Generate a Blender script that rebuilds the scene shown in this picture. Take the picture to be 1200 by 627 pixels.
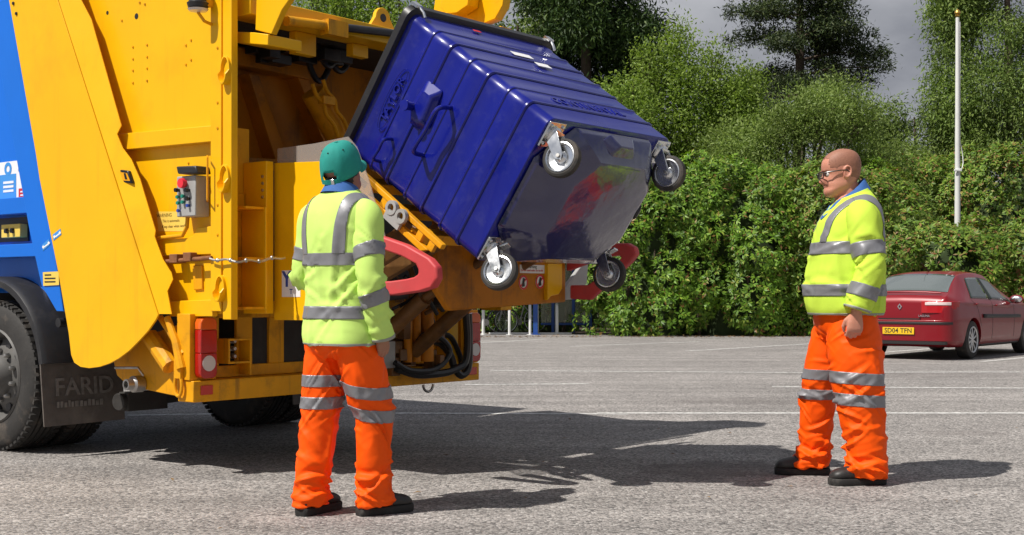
import bpy, bmesh, math, random
import numpy as np
from mathutils import Vector, Matrix, noise, geometry
from math import sin, cos, pi, radians, atan2, sqrt

for o in list(bpy.data.objects):
    bpy.data.objects.remove(o)
SC = bpy.context.scene
COL = SC.collection
random.seed(7)
RNG = np.random.default_rng(7)

# ------------------------------------------------------------------ camera
CAM_H, FPX = 1.04, 1500.0
cam_d = bpy.data.cameras.new('camera')
cam = bpy.data.objects.new('camera', cam_d)
COL.objects.link(cam)
cam.location = (0, 0, CAM_H)
cam.rotation_euler = (radians(90), 0, 0)
cam_d.sensor_width = 36
cam_d.lens = 45
cam_d.shift_y = 31.5 / 1200
cam_d.clip_start = 0.1
cam_d.clip_end = 900
SC.camera = cam

# ------------------------------------------------------------------ sun and sky
SUN_AZ = Vector((-0.855, -0.52, 0)).normalized()      # horizontal direction towards the sun
SUN_EL = radians(54)
sun_dir = Vector((SUN_AZ.x * cos(SUN_EL), SUN_AZ.y * cos(SUN_EL), sin(SUN_EL)))
sd = bpy.data.lights.new('sun', 'SUN')
sd.energy = 5.0
sd.angle = radians(0.55)
sd.color = (1.0, 0.955, 0.89)
sun = bpy.data.objects.new('sun', sd)
COL.objects.link(sun)
sun.rotation_euler = sun_dir.to_track_quat('Z', 'Y').to_euler()
sun.location = (-8, -6, 14)

world = bpy.data.worlds.new('World')
SC.world = world
world.use_nodes = True
nt = world.node_tree
nt.nodes.clear()
wo = nt.nodes.new('ShaderNodeOutputWorld')
bgm = nt.nodes.new('ShaderNodeMixShader')
bg1 = nt.nodes.new('ShaderNodeBackground')
bg2 = nt.nodes.new('ShaderNodeBackground')
sky = nt.nodes.new('ShaderNodeTexSky')
sky.sky_type = 'NISHITA'
sky.sun_disc = False
sky.sun_elevation = SUN_EL
sky.sun_rotation = atan2(SUN_AZ.x, SUN_AZ.y)
bg1.inputs['Strength'].default_value = 0.09
nt.links.new(sky.outputs['Color'], bg1.inputs['Color'])
tc = nt.nodes.new('ShaderNodeTexCoord')
mp = nt.nodes.new('ShaderNodeMapping')
mp.inputs['Scale'].default_value = (1, 1, 2.2)
mp.inputs['Location'].default_value = (0, 2.1, 0)
nz = nt.nodes.new('ShaderNodeTexNoise')
nz.inputs['Scale'].default_value = 2.3
nz.inputs['Detail'].default_value = 7
nz.inputs['Roughness'].default_value = 0.55
nt.links.new(tc.outputs['Generated'], mp.inputs['Vector'])
nt.links.new(mp.outputs['Vector'], nz.inputs['Vector'])
cr = nt.nodes.new('ShaderNodeValToRGB')
cr.color_ramp.elements[0].position = 0.40
cr.color_ramp.elements[0].color = (0.190, 0.202, 0.238, 1)
cr.color_ramp.elements[1].position = 0.62
cr.color_ramp.elements[1].color = (0.47, 0.48, 0.51, 1)
nt.links.new(nz.outputs['Fac'], cr.inputs['Fac'])
nt.links.new(cr.outputs['Color'], bg2.inputs['Color'])
bg2.inputs['Strength'].default_value = 1.0
nz2 = nt.nodes.new('ShaderNodeTexNoise')
nz2.inputs['Scale'].default_value = 1.7
nz2.inputs['Detail'].default_value = 5
nt.links.new(mp.outputs['Vector'], nz2.inputs['Vector'])
cr2 = nt.nodes.new('ShaderNodeValToRGB')
cr2.color_ramp.elements[0].position = 0.34
cr2.color_ramp.elements[0].color = (0, 0, 0, 1)
cr2.color_ramp.elements[1].position = 0.46
cr2.color_ramp.elements[1].color = (1, 1, 1, 1)
nt.links.new(nz2.outputs['Fac'], cr2.inputs['Fac'])
nt.links.new(cr2.outputs['Color'], bgm.inputs['Fac'])
nt.links.new(bg1.outputs[0], bgm.inputs[1])
nt.links.new(bg2.outputs[0], bgm.inputs[2])
nt.links.new(bgm.outputs[0], wo.inputs['Surface'])

SC.view_settings.view_transform = 'Standard'
SC.view_settings.look = 'None'
SC.view_settings.exposure = 0.12
SC.view_settings.gamma = 1.0
SC.view_settings.use_curve_mapping = False
SC.render.engine = 'CYCLES'
SC.cycles.max_bounces = 8
SC.cycles.transparent_max_bounces = 12

# ------------------------------------------------------------------ materials
MATS = {}


def mat(name, col, rough=0.5, metal=0.0, coat=0.0, var=0.0, vscale=4.0, bump=0.0, bscale=60.0,
        dirt=None, dirt_amt=0.0, dscale=3.0, spec=0.5, detail=5, sheen=0.0, rvar=0.0, streak=0.0, streak_col=(0.10, 0.06, 0.025)):
    """Principled material: base colour with large-scale value variation, optional dirt patches, fine bump."""
    m = bpy.data.materials.new(name)
    m.use_nodes = True
    t = m.node_tree
    b = t.nodes['Principled BSDF']
    b.inputs['Roughness'].default_value = rough
    b.inputs['Metallic'].default_value = metal
    b.inputs['Coat Weight'].default_value = coat
    b.inputs['Coat Roughness'].default_value = 0.06
    b.inputs['Specular IOR Level'].default_value = spec
    b.inputs['Sheen Weight'].default_value = sheen
    b.inputs['Base Color'].default_value = (*col, 1)
    co = t.nodes.new('ShaderNodeTexCoord')
    last = None
    if var > 0:
        n = t.nodes.new('ShaderNodeTexNoise')
        n.inputs['Scale'].default_value = vscale
        n.inputs['Detail'].default_value = detail
        n.inputs['Roughness'].default_value = 0.6
        t.links.new(co.outputs['Object'], n.inputs['Vector'])
        mr = t.nodes.new('ShaderNodeMapRange')
        mr.inputs['From Min'].default_value = 0.25
        mr.inputs['From Max'].default_value = 0.75
        mr.inputs['To Min'].default_value = 1 - var
        mr.inputs['To Max'].default_value = 1 + var
        t.links.new(n.outputs['Fac'], mr.inputs['Value'])
        mx = t.nodes.new('ShaderNodeMix')
        mx.data_type = 'RGBA'
        mx.blend_type = 'MULTIPLY'
        mx.inputs['Factor'].default_value = 1
        mx.inputs['A'].default_value = (*col, 1)
        t.links.new(mr.outputs['Result'], mx.inputs['B'])
        last = mx.outputs['Result']
        if rvar > 0:
            mr2 = t.nodes.new('ShaderNodeMapRange')
            mr2.inputs['From Min'].default_value = 0.3
            mr2.inputs['From Max'].default_value = 0.7
            mr2.inputs['To Min'].default_value = max(0.02, rough - rvar)
            mr2.inputs['To Max'].default_value = rough + rvar
            t.links.new(n.outputs['Fac'], mr2.inputs['Value'])
            t.links.new(mr2.outputs['Result'], b.inputs['Roughness'])
    if dirt is not None:
        n2 = t.nodes.new('ShaderNodeTexNoise')
        n2.inputs['Scale'].default_value = dscale
        n2.inputs['Detail'].default_value = 9
        n2.inputs['Roughness'].default_value = 0.68
        t.links.new(co.outputs['Object'], n2.inputs['Vector'])
        rp = t.nodes.new('ShaderNodeMapRange')
        rp.inputs['From Min'].default_value = 0.52
        rp.inputs['From Max'].default_value = 0.78
        rp.inputs['To Min'].default_value = 0
        rp.inputs['To Max'].default_value = dirt_amt
        t.links.new(n2.outputs['Fac'], rp.inputs['Value'])
        m2 = t.nodes.new('ShaderNodeMix')
        m2.data_type = 'RGBA'
        m2.inputs['A'].default_value = (*col, 1)
        m2.inputs['B'].default_value = (*dirt, 1)
        t.links.new(rp.outputs['Result'], m2.inputs['Factor'])
        if last:
            t.links.new(last, m2.inputs['A'])
        last = m2.outputs['Result']
    if streak > 0:
        mps = t.nodes.new('ShaderNodeMapping')
        mps.inputs['Scale'].default_value = (13, 13, 0.9)
        t.links.new(co.outputs['Object'], mps.inputs['Vector'])
        ns = t.nodes.new('ShaderNodeTexNoise')
        ns.inputs['Scale'].default_value = 1.0
        ns.inputs['Detail'].default_value = 7
        ns.inputs['Roughness'].default_value = 0.65
        t.links.new(mps.outputs['Vector'], ns.inputs['Vector'])
        rs = t.nodes.new('ShaderNodeMapRange')
        rs.inputs['From Min'].default_value = 0.56
        rs.inputs['From Max'].default_value = 0.76
        rs.inputs['To Min'].default_value = 0
        rs.inputs['To Max'].default_value = streak
        t.links.new(ns.outputs['Fac'], rs.inputs['Value'])
        m3 = t.nodes.new('ShaderNodeMix')
        m3.data_type = 'RGBA'
        m3.inputs['A'].default_value = (*col, 1)
        m3.inputs['B'].default_value = (*streak_col, 1)
        t.links.new(rs.outputs['Result'], m3.inputs['Factor'])
        if last:
            t.links.new(last, m3.inputs['A'])
        last = m3.outputs['Result']
    if last:
        t.links.new(last, b.inputs['Base Color'])
    if bump > 0:
        n3 = t.nodes.new('ShaderNodeTexNoise')
        n3.inputs['Scale'].default_value = bscale
        n3.inputs['Detail'].default_value = 4
        t.links.new(co.outputs['Object'], n3.inputs['Vector'])
        bp = t.nodes.new('ShaderNodeBump')
        bp.inputs['Strength'].default_value = bump
        bp.inputs['Distance'].default_value = 0.01
        t.links.new(n3.outputs['Fac'], bp.inputs['Height'])
        t.links.new(bp.outputs['Normal'], b.inputs['Normal'])
    MATS[name] = m
    return m


mat('yellow_paint', (0.86, 0.455, 0.002), 0.38, coat=0.08, spec=0.3, var=0.04, vscale=2.2, dirt=(0.50, 0.22, 0.01), dirt_amt=0.30, dscale=2.4, rvar=0.06, streak=0.22, streak_col=(0.36, 0.16, 0.015))
mat('yellow_worn', (0.76, 0.34, 0.003), 0.5, spec=0.3, var=0.12, vscale=5, dirt=(0.14, 0.07, 0.02), dirt_amt=0.75, dscale=4.5, bump=0.1, streak=0.7)
mat('hopper_worn_shaded', (0.50, 0.175, 0.003), 0.55, spec=0.3, var=0.15, vscale=4, dirt=(0.10, 0.05, 0.02), dirt_amt=0.9, dscale=3.5, bump=0.15, streak=0.8)  # base darkened to carry the hopper's shade; dirt and streaks on top
mat('blue_truck', (0.004, 0.15, 0.66), 0.35, coat=0.1, spec=0.35, var=0.06, vscale=2)
mat('bin_blue', (0.003, 0.008, 0.20), 0.30, coat=0.35, spec=0.35, var=0.10, vscale=3, bump=0.05, bscale=6, rvar=0.05, dirt=(0.05, 0.055, 0.22), dirt_amt=0.5, dscale=11)
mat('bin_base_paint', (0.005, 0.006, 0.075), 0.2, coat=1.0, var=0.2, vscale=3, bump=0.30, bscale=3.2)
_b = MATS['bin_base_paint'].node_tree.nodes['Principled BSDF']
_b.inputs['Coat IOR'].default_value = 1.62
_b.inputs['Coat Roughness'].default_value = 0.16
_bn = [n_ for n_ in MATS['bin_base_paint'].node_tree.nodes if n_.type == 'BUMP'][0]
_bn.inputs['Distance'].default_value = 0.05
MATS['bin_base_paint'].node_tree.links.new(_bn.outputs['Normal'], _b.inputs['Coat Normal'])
mat('rubber', (0.028, 0.026, 0.024), 0.75, var=0.25, vscale=8, dirt=(0.17, 0.135, 0.105), dirt_amt=0.75, dscale=5, bump=0.25, bscale=40)
mat('black_plastic', (0.018, 0.018, 0.020), 0.42, var=0.2, vscale=6, dirt=(0.10, 0.09, 0.08), dirt_amt=0.4, dscale=5, bump=0.05)
mat('black_gloss', (0.008, 0.008, 0.009), 0.25)
mat('grime_and_shade', (0.030, 0.027, 0.024), 0.75, var=0.35, vscale=9, bump=0.4, bscale=25)  # chassis dirt; doubles as painted shade on lift backing and tailgate roof
mat('flap_rubber', (0.115, 0.098, 0.085), 0.85, var=0.3, vscale=7, dirt=(0.20, 0.17, 0.14), dirt_amt=0.7, dscale=6, bump=0.4, bscale=30)
mat('flap_print', (0.20, 0.18, 0.16), 0.85, var=0.4, vscale=25)
mat('zinc', (0.72, 0.73, 0.74), 0.24, metal=1.0, var=0.12, vscale=14, rvar=0.08)
mat('steel', (0.45, 0.44, 0.42), 0.42, metal=1.0, var=0.2, vscale=12, dirt=(0.18, 0.10, 0.05), dirt_amt=0.6, dscale=9)
mat('dark_steel', (0.16, 0.075, 0.022), 0.5, spec=0.4, var=0.4, vscale=8, dirt=(0.02, 0.016, 0.012), dirt_amt=0.9, dscale=6, bump=0.2)  # darker variant of the hopper colour, for lift machinery
mat('rust', (0.22, 0.085, 0.03), 0.8, var=0.35, vscale=20, bump=0.3)
mat('grey_paint', (0.36, 0.36, 0.35), 0.5, var=0.1, vscale=10, dirt=(0.2, 0.17, 0.14), dirt_amt=0.4)
mat('wheel_grey', (0.10, 0.096, 0.09), 0.6, var=0.2, vscale=9, dirt=(0.09, 0.07, 0.055), dirt_amt=0.9, dscale=5)
mat('red_arm', (0.56, 0.055, 0.060), 0.55, var=0.10, vscale=9, dirt=(0.35, 0.12, 0.10), dirt_amt=0.5, dscale=6)
mat('red_lens', (0.42, 0.008, 0.006), 0.16, coat=0.5, var=0.1, vscale=30)
mat('orange_lens', (0.72, 0.12, 0.012), 0.16, coat=0.5)
mat('clear_lens', (0.62, 0.58, 0.55), 0.2, coat=0.5)
mat('reflector_red', (0.55, 0.03, 0.015), 0.25, coat=0.4)
mat('white_paint', (0.74, 0.74, 0.72), 0.45, var=0.05, dirt=(0.4, 0.38, 0.34), dirt_amt=0.3)
mat('white_print', (0.80, 0.80, 0.79), 0.55)
mat('blue_print', (0.03, 0.07, 0.32), 0.55)
mat('light_blue_print', (0.05, 0.28, 0.68), 0.5)
mat('red_print', (0.62, 0.03, 0.03), 0.5)
mat('black_print', (0.02, 0.02, 0.02), 0.55)
mat('label_ink', (0.16, 0.09, 0.01), 0.6)
mat('yellow_label', (0.82, 0.58, 0.10), 0.5)
mat('hose', (0.014, 0.014, 0.014), 0.4, var=0.3, vscale=12)
mat('green_button', (0.01, 0.22, 0.15), 0.35)
mat('red_button', (0.75, 0.03, 0.05), 0.35)
mat('blue_button', (0.02, 0.06, 0.35), 0.35)


def glass_mat(name, tint, alpha, rough=0.05, coat_ior=1.5):
    """thin sheet: a share of transparent light and a glossy coat"""
    m = bpy.data.materials.new(name)
    m.use_nodes = True
    t = m.node_tree
    b = t.nodes['Principled BSDF']
    b.inputs['Base Color'].default_value = (*tint, 1)
    b.inputs['Roughness'].default_value = rough
    b.inputs['Alpha'].default_value = alpha
    b.inputs['Coat Weight'].default_value = 0.6
    b.inputs['Coat Roughness'].default_value = 0.03
    b.inputs['Coat IOR'].default_value = coat_ior
    MATS[name] = m
    return m


glass_mat('perspex', (0.52, 0.46, 0.41), 0.34, 0.10)
glass_mat('shelter_glass', (0.30, 0.33, 0.22), 0.45, 0.1)
glass_mat('car_glass', (0.12, 0.145, 0.142), 0.84, 0.03, 2.3)  # base lightened to grey-green in place of reflected sky


# ------------------------------------------------------------------ mesh helpers
def V(*a):
    return Vector(a)


class MB:
    """collects shapes into one mesh"""

    def __init__(self):
        self.v, self.f = [], []

    def add(self, vs, fs):
        n = len(self.v)
        self.v += [tuple(p) for p in vs]
        self.f += [tuple(i + n for i in f) for f in fs]
        return self

    def box(self, c, s, rot=None):
        hx, hy, hz = s[0] / 2, s[1] / 2, s[2] / 2
        vs = [Vector((x, y, z)) for x in (-hx, hx) for y in (-hy, hy) for z in (-hz, hz)]
        if rot is not None:
            vs = [rot @ p for p in vs]
        c = Vector(c)
        return self.add([p + c for p in vs], [(0, 1, 3, 2), (4, 6, 7, 5), (0, 4, 5, 1), (2, 3, 7, 6), (0, 2, 6, 4), (1, 5, 7, 3)])

    def bb(self, x0, x1, y0, y1, z0, z1):
        return self.box(((x0 + x1) / 2, (y0 + y1) / 2, (z0 + z1) / 2), (abs(x1 - x0), abs(y1 - y0), abs(z1 - z0)))

    def poly(self, pts_a, pts_b):
        """prism between two polygons of equal length (lists of 3D points)"""
        n = len(pts_a)
        nrm = geometry.normal([Vector(p) for p in pts_a])
        d = sum((Vector(b) - Vector(a) for a, b in zip(pts_a, pts_b)), Vector())
        if nrm.dot(d) > 0:
            pts_a, pts_b = pts_b, pts_a
        fs = [tuple(range(n)), tuple(range(2 * n - 1, n - 1, -1))]
        for i in range(n):
            j = (i + 1) % n
            fs.append((i, n + i, n + j, j))
        return self.add(list(pts_a) + list(pts_b), fs)

    def side(self, u0, u1, vz):
        return self.poly([(u0, v, z) for v, z in vz], [(u1, v, z) for v, z in vz])

    def rear(self, v0, v1, uz):
        return self.poly([(u, v0, z) for u, z in uz], [(u, v1, z) for u, z in uz])

    def tube(self, pts, r, n=10, cap=True, closed=False):
        pts = [Vector(p) for p in pts]
        m = len(pts)
        rs = r if isinstance(r, (list, tuple)) else [r] * m
        rings, up = [], None
        for i in range(m):
            if closed:
                t = pts[(i + 1) % m] - pts[i - 1]
            else:
                t = pts[min(i + 1, m - 1)] - pts[max(i - 1, 0)]
            t.normalize()
            if up is None:
                a = Vector((0, 0, 1)) if abs(t.z) < 0.9 else Vector((1, 0, 0))
                up = t.cross(a).normalized()
            up = (up - t * up.dot(t)).normalized()
            w = t.cross(up)
            rings.append([pts[i] + (up * cos(2 * pi * k / n) + w * sin(2 * pi * k / n)) * rs[i] for k in range(n)])
        return self.rings(rings, cap and not closed, closed)

    def rings(self, rings, cap=True, loop=False):
        n = len(rings[0])
        vs = [p for r in rings for p in r]
        fs = []
        m = len(rings)
        for i in range(m if loop else m - 1):
            for k in range(n):
                k2 = (k + 1) % n
                i2 = (i + 1) % m
                fs.append((i * n + k, i * n + k2, i2 * n + k2, i2 * n + k))
        if cap and not loop:
            fs.append(tuple(range(n - 1, -1, -1)))
            fs.append(tuple((m - 1) * n + k for k in range(n)))
        return self.add(vs, fs)

    def cyl(self, p0, p1, r, r2=None, n=20):
        return self.tube([p0, p1], [r, r if r2 is None else r2], n)

    def lathe(self, c, axis, prof, n=32, closed=False):
        """prof: list of (distance along axis, radius)"""
        axis = Vector(axis).normalized()
        a = Vector((0, 0, 1)) if abs(axis.z) < 0.9 else Vector((1, 0, 0))
        e1 = axis.cross(a).normalized()
        e2 = axis.cross(e1)
        c = Vector(c)
        rings = [[c + axis * d + (e1 * cos(2 * pi * k / n) + e2 * sin(2 * pi * k / n)) * max(r, 1e-4) for k in range(n)] for d, r in prof]
        return self.rings(rings, not closed, closed)

    def sphere(self, c, r, nu=16, nv=10):
        rx, ry, rz = (r, r, r) if not hasattr(r, '__len__') else r
        rings = []
        for i in range(nv + 1):
            a = pi * i / nv
            s = max(sin(a), 1e-3)
            rings.append([(c[0] + rx * s * cos(2 * pi * k / nu), c[1] + ry * s * sin(2 * pi * k / nu), c[2] - rz * cos(a)) for k in range(nu)])
        return self.rings(rings, True)

    def xf(self, M):
        self.v = [tuple(M @ Vector(p)) for p in self.v]
        return self

    def build(self, name, m=None, parent=None, bevel=0.0, angle=35, seg=2, loc=None, fix=True):
        me = bpy.data.meshes.new(name)
        me.from_pydata(self.v, [], self.f)
        return mesh_obj(name, me, m, parent, bevel, angle, seg, loc, fix)


def mesh_obj(name, me, m=None, parent=None, bevel=0.0, angle=35, seg=2, loc=None, fix=True):
    if fix:
        bm = bmesh.new()
        bm.from_mesh(me)
        bmesh.ops.recalc_face_normals(bm, faces=bm.faces)
        bm.to_mesh(me)
        bm.free()
    me.update()
    for p in me.polygons:
        p.use_smooth = True
    me.set_sharp_from_angle(angle=radians(angle))
    o = bpy.data.objects.new(name, me)
    COL.objects.link(o)
    if m:
        me.materials.append(MATS[m] if isinstance(m, str) else m)
    if parent:
        o.parent = parent
    if loc is not None:
        o.location = loc
    if bevel > 0:
        bv = o.modifiers.new('bevel', 'BEVEL')
        bv.width = bevel
        bv.segments = seg
        bv.limit_method = 'ANGLE'
        bv.angle_limit = radians(40)
        bv.harden_normals = False
    return o


def thing(name, label, cat, loc=(0, 0, 0), rotz=0.0, group=None):
    o = bpy.data.objects.new(name, None)
    COL.objects.link(o)
    o.empty_display_size = 0.2
    o.location = loc
    o.rotation_euler = (0, 0, rotz)
    tag(o, label, cat, group)
    return o


def tag(o, label=None, cat=None, group=None, kind=None):
    if label:
        o['label'] = label
    if cat:
        o['category'] = cat
    if group:
        o['group'] = group
    if kind:
        o['kind'] = kind
    return o


def text_mesh(s, size, depth=0.002, bold=0.0, spacing=1.0):
    """flat lettering as a mesh, centred on the origin in the XY plane, facing +Z"""
    cu = bpy.data.curves.new('lettering', 'FONT')
    cu.body = s
    cu.size = size
    cu.extrude = depth
    cu.offset = bold
    cu.space_character = spacing
    cu.align_x = 'CENTER'
    cu.align_y = 'CENTER'
    cu.resolution_u = 3
    ob = bpy.data.objects.new('lettering', cu)
    COL.objects.link(ob)
    dg = bpy.context.evaluated_depsgraph_get()
    dg.update()
    me = bpy.data.meshes.new_from_object(ob.evaluated_get(dg))
    bpy.data.objects.remove(ob)
    bpy.data.curves.remove(cu)
    me.materials.clear()
    return me


def frame(x, y, origin):
    """matrix with columns x, y, x cross y at origin"""
    x = Vector(x).normalized()
    z = x.cross(Vector(y)).normalized()
    y = z.cross(x)
    M = Matrix((x, y, z)).transposed().to_4x4()
    M.translation = Vector(origin)
    return M


def lettering(s, size, M, m, parent, depth=0.002, bold=0.0, name='lettering', spacing=1.0):
    me = text_mesh(s, size, depth, bold, spacing)
    me.transform(M)
    return mesh_obj(name, me, m, parent, fix=False)


def cat_rom(pts, n):
    """Catmull-Rom through rows of numbers, n samples per span"""
    P = [np.array(p, float) for p in pts]
    out = []
    for i in range(len(P) - 1):
        p0 = P[i - 1] if i > 0 else 2 * P[0] - P[1]
        p1, p2 = P[i], P[i + 1]
        p3 = P[i + 2] if i + 2 < len(P) else 2 * P[-1] - P[-2]
        for k in range(n):
            t = k / n
            out.append(0.5 * ((2 * p1) + (-p0 + p2) * t + (2 * p0 - 5 * p1 + 4 * p2 - p3) * t * t + (-p0 + 3 * p1 - 3 * p2 + p3) * t ** 3))
    out.append(P[-1])
    return out


def gnd(x, y, z=0.0):
    """photo pixel -> point on the horizontal plane z"""
    Y = FPX * (CAM_H - z) / (y - 345)
    return ((x - 600) / FPX * Y, Y)


def at(x, y, Y):
    return Vector(((x - 600) / FPX * Y, Y, CAM_H - (y - 345) / FPX * Y))
# ------------------------------------------------------------------ ground
def node_mat(name):
    m = bpy.data.materials.new(name)
    m.use_nodes = True
    t = m.node_tree
    MATS[name] = m
    return m, t, t.nodes['Principled BSDF']


def N(t, kind, **kw):
    n = t.nodes.new(kind)
    for k, v in kw.items():
        if k in n.inputs:
            n.inputs[k].default_value = v
        else:
            setattr(n, k, v)
    return n


def asphalt():
    m, t, b = node_mat('asphalt')
    L = t.links.new
    co = N(t, 'ShaderNodeTexCoord')
    P = co.outputs['Object']
    # stone chips
    vo = N(t, 'ShaderNodeTexVoronoi', Scale=78.0, Randomness=1.0)
    L(P, vo.inputs['Vector'])
    sep = N(t, 'ShaderNodeSeparateColor')
    L(vo.outputs['Color'], sep.inputs['Color'])
    chip = N(t, 'ShaderNodeValToRGB')
    e = chip.color_ramp.elements
    e[0].position, e[0].color = 0.0, (0.095, 0.090, 0.087, 1)
    e[1].position, e[1].color = 1.0, (0.57, 0.54, 0.51, 1)
    for p, c in ((0.18, (0.19, 0.178, 0.170, 1)), (0.5, (0.330, 0.304, 0.284, 1)), (0.82, (0.43, 0.396, 0.370, 1))):
        k = e.new(p)
        k.color = c
    L(sep.outputs['Red'], chip.inputs['Fac'])
    # dark gaps between chips
    vd = N(t, 'ShaderNodeTexVoronoi', Scale=78.0, Randomness=1.0, feature='DISTANCE_TO_EDGE')
    L(P, vd.inputs['Vector'])
    gap = N(t, 'ShaderNodeMapRange')
    gap.inputs['From Min'].default_value = 0.0
    gap.inputs['From Max'].default_value = 0.10
    gap.inputs['To Min'].default_value = 0.55
    gap.inputs['To Max'].default_value = 1.0
    L(vd.outputs['Distance'], gap.inputs['Value'])
    mul = N(t, 'ShaderNodeMix', data_type='RGBA', blend_type='MULTIPLY')
    mul.inputs['Factor'].default_value = 1
    L(chip.outputs['Color'], mul.inputs['A'])
    L(gap.outputs['Result'], mul.inputs['B'])
    # wide wear and tyre polish
    n1 = N(t, 'ShaderNodeTexNoise', Scale=0.55, Detail=6.0, Roughness=0.6)
    n2 = N(t, 'ShaderNodeTexNoise', Scale=3.2, Detail=8.0, Roughness=0.7)
    L(P, n1.inputs['Vector'])
    L(P, n2.inputs['Vector'])
    w1 = N(t, 'ShaderNodeMapRange')
    for k, v in (('From Min', .3), ('From Max', .7), ('To Min', .76), ('To Max', 1.02)):
        w1.inputs[k].default_value = v
    L(n1.outputs['Fac'], w1.inputs['Value'])
    w2 = N(t, 'ShaderNodeMapRange')
    for k, v in (('From Min', .3), ('From Max', .7), ('To Min', .85), ('To Max', 1.15)):
        w2.inputs[k].default_value = v
    L(n2.outputs['Fac'], w2.inputs['Value'])
    ww = N(t, 'ShaderNodeMath', operation='MULTIPLY')
    L(w1.outputs['Result'], ww.inputs[0])
    L(w2.outputs['Result'], ww.inputs[1])
    mul2 = N(t, 'ShaderNodeMix', data_type='RGBA', blend_type='MULTIPLY')
    mul2.inputs['Factor'].default_value = 1
    L(mul.outputs['Result'], mul2.inputs['A'])
    L(ww.outputs[0], mul2.inputs['B'])
    # oil and damp stains of their own shape
    n3 = N(t, 'ShaderNodeTexNoise', Scale=0.9, Detail=5.0, Roughness=0.5)
    mp3 = N(t, 'ShaderNodeMapping')
    mp3.inputs['Location'].default_value = (3.1, 7.7, 0)
    L(P, mp3.inputs['Vector'])
    L(mp3.outputs['Vector'], n3.inputs['Vector'])
    st = N(t, 'ShaderNodeMapRange')
    for k, v in (('From Min', .66), ('From Max', .76), ('To Min', 0), ('To Max', .35)):
        st.inputs[k].default_value = v
    L(n3.outputs['Fac'], st.inputs['Value'])
    mx = N(t, 'ShaderNodeMix', data_type='RGBA')
    L(st.outputs['Result'], mx.inputs['Factor'])
    L(mul2.outputs['Result'], mx.inputs['A'])
    mx.inputs['B'].default_value = (0.07, 0.063, 0.058, 1)
    # spill left of the standing man and old tyre tracks across the bays
    last = mx.outputs['Result']
    for (cx, cy, rx, ry, amt, seed) in ((1.25, 7.62, .60, .42, .55, 1.0), (-.35, 6.45, .28, .16, .30, 5.0), (2.6, 12.5, 1.3, .5, .28, 9.0), (5.2, 16.5, 1.6, .7, .28, 13.0), (3.4, 9.6, .35, .2, .30, 17.0)):
        mpq = N(t, 'ShaderNodeMapping')
        mpq.inputs['Location'].default_value = (-cx / rx, -cy / ry, 0)
        mpq.inputs['Scale'].default_value = (1 / rx, 1 / ry, 0)
        L(P, mpq.inputs['Vector'])
        ln = N(t, 'ShaderNodeVectorMath', operation='LENGTH')
        L(mpq.outputs['Vector'], ln.inputs[0])
        nq = N(t, 'ShaderNodeTexNoise', Scale=5.0, Detail=6.0, Roughness=0.65)
        L(P, nq.inputs['Vector'])
        ad = N(t, 'ShaderNodeMath', operation='MULTIPLY_ADD')
        L(nq.outputs['Fac'], ad.inputs[0])
        ad.inputs[1].default_value = 1.5
        L(ln.outputs['Value'], ad.inputs[2])
        mk = N(t, 'ShaderNodeMapRange')
        for k, v in (('From Min', 1.45), ('From Max', 1.75), ('To Min', amt), ('To Max', 0)):
            mk.inputs[k].default_value = v
        L(ad.outputs[0], mk.inputs['Value'])
        mq = N(t, 'ShaderNodeMix', data_type='RGBA')
        L(mk.outputs['Result'], mq.inputs['Factor'])
        L(last, mq.inputs['A'])
        mq.inputs['B'].default_value = (0.075, 0.062, 0.058, 1)
        last = mq.outputs['Result']
    wv = N(t, 'ShaderNodeTexNoise', Scale=1.0, Detail=4.0)
    mpt = N(t, 'ShaderNodeMapping')
    mpt.inputs['Rotation'].default_value = (0, 0, .12)
    mpt.inputs['Scale'].default_value = (.12, 2.6, 1)
    L(P, mpt.inputs['Vector'])
    L(mpt.outputs['Vector'], wv.inputs['Vector'])
    tk = N(t, 'ShaderNodeMapRange')
    for k, v in (('From Min', .36), ('From Max', .64), ('To Min', .87), ('To Max', 1.10)):
        tk.inputs[k].default_value = v
    L(wv.outputs['Fac'], tk.inputs['Value'])
    mt_ = N(t, 'ShaderNodeMix', data_type='RGBA', blend_type='MULTIPLY')
    mt_.inputs['Factor'].default_value = 1
    L(last, mt_.inputs['A'])
    L(tk.outputs['Result'], mt_.inputs['B'])
    L(mt_.outputs['Result'], b.inputs['Base Color'])
    b.inputs['Roughness'].default_value = 0.88
    bh = N(t, 'ShaderNodeMath', operation='ADD')
    L(sep.outputs['Green'], bh.inputs[0])
    L(vd.outputs['Distance'], bh.inputs[1])
    bp = N(t, 'ShaderNodeBump', Strength=0.55, Distance=0.006)
    L(bh.outputs[0], bp.inputs['Height'])
    L(bp.outputs['Normal'], b.inputs['Normal'])


asphalt()
mat('soil', (0.075, 0.052, 0.034), 0.95, var=0.4, vscale=2.5, dirt=(0.05, 0.075, 0.02), dirt_amt=0.8, dscale=1.3, bump=0.6, bscale=20)


def sheet(name, x0, x1, y0, y1, z, m, kind='structure', nx=1, ny=1):
    b = MB()
    for i in range(nx):
        for j in range(ny):
            xa, xb = x0 + (x1 - x0) * i / nx, x0 + (x1 - x0) * (i + 1) / nx
            ya, yb = y0 + (y1 - y0) * j / ny, y0 + (y1 - y0) * (j + 1) / ny
            b.add([(xa, ya, z), (xb, ya, z), (xb, yb, z), (xa, yb, z)], [(0, 1, 2, 3)])
    o = b.build(name, m, fix=False)
    tag(o, kind=kind)
    return o


g = sheet('ground', -420, 420, -420, 420, -0.02, 'soil')
a = sheet('car_park', -45, 45, -30, 33.5, 0.0, 'asphalt')

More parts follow.
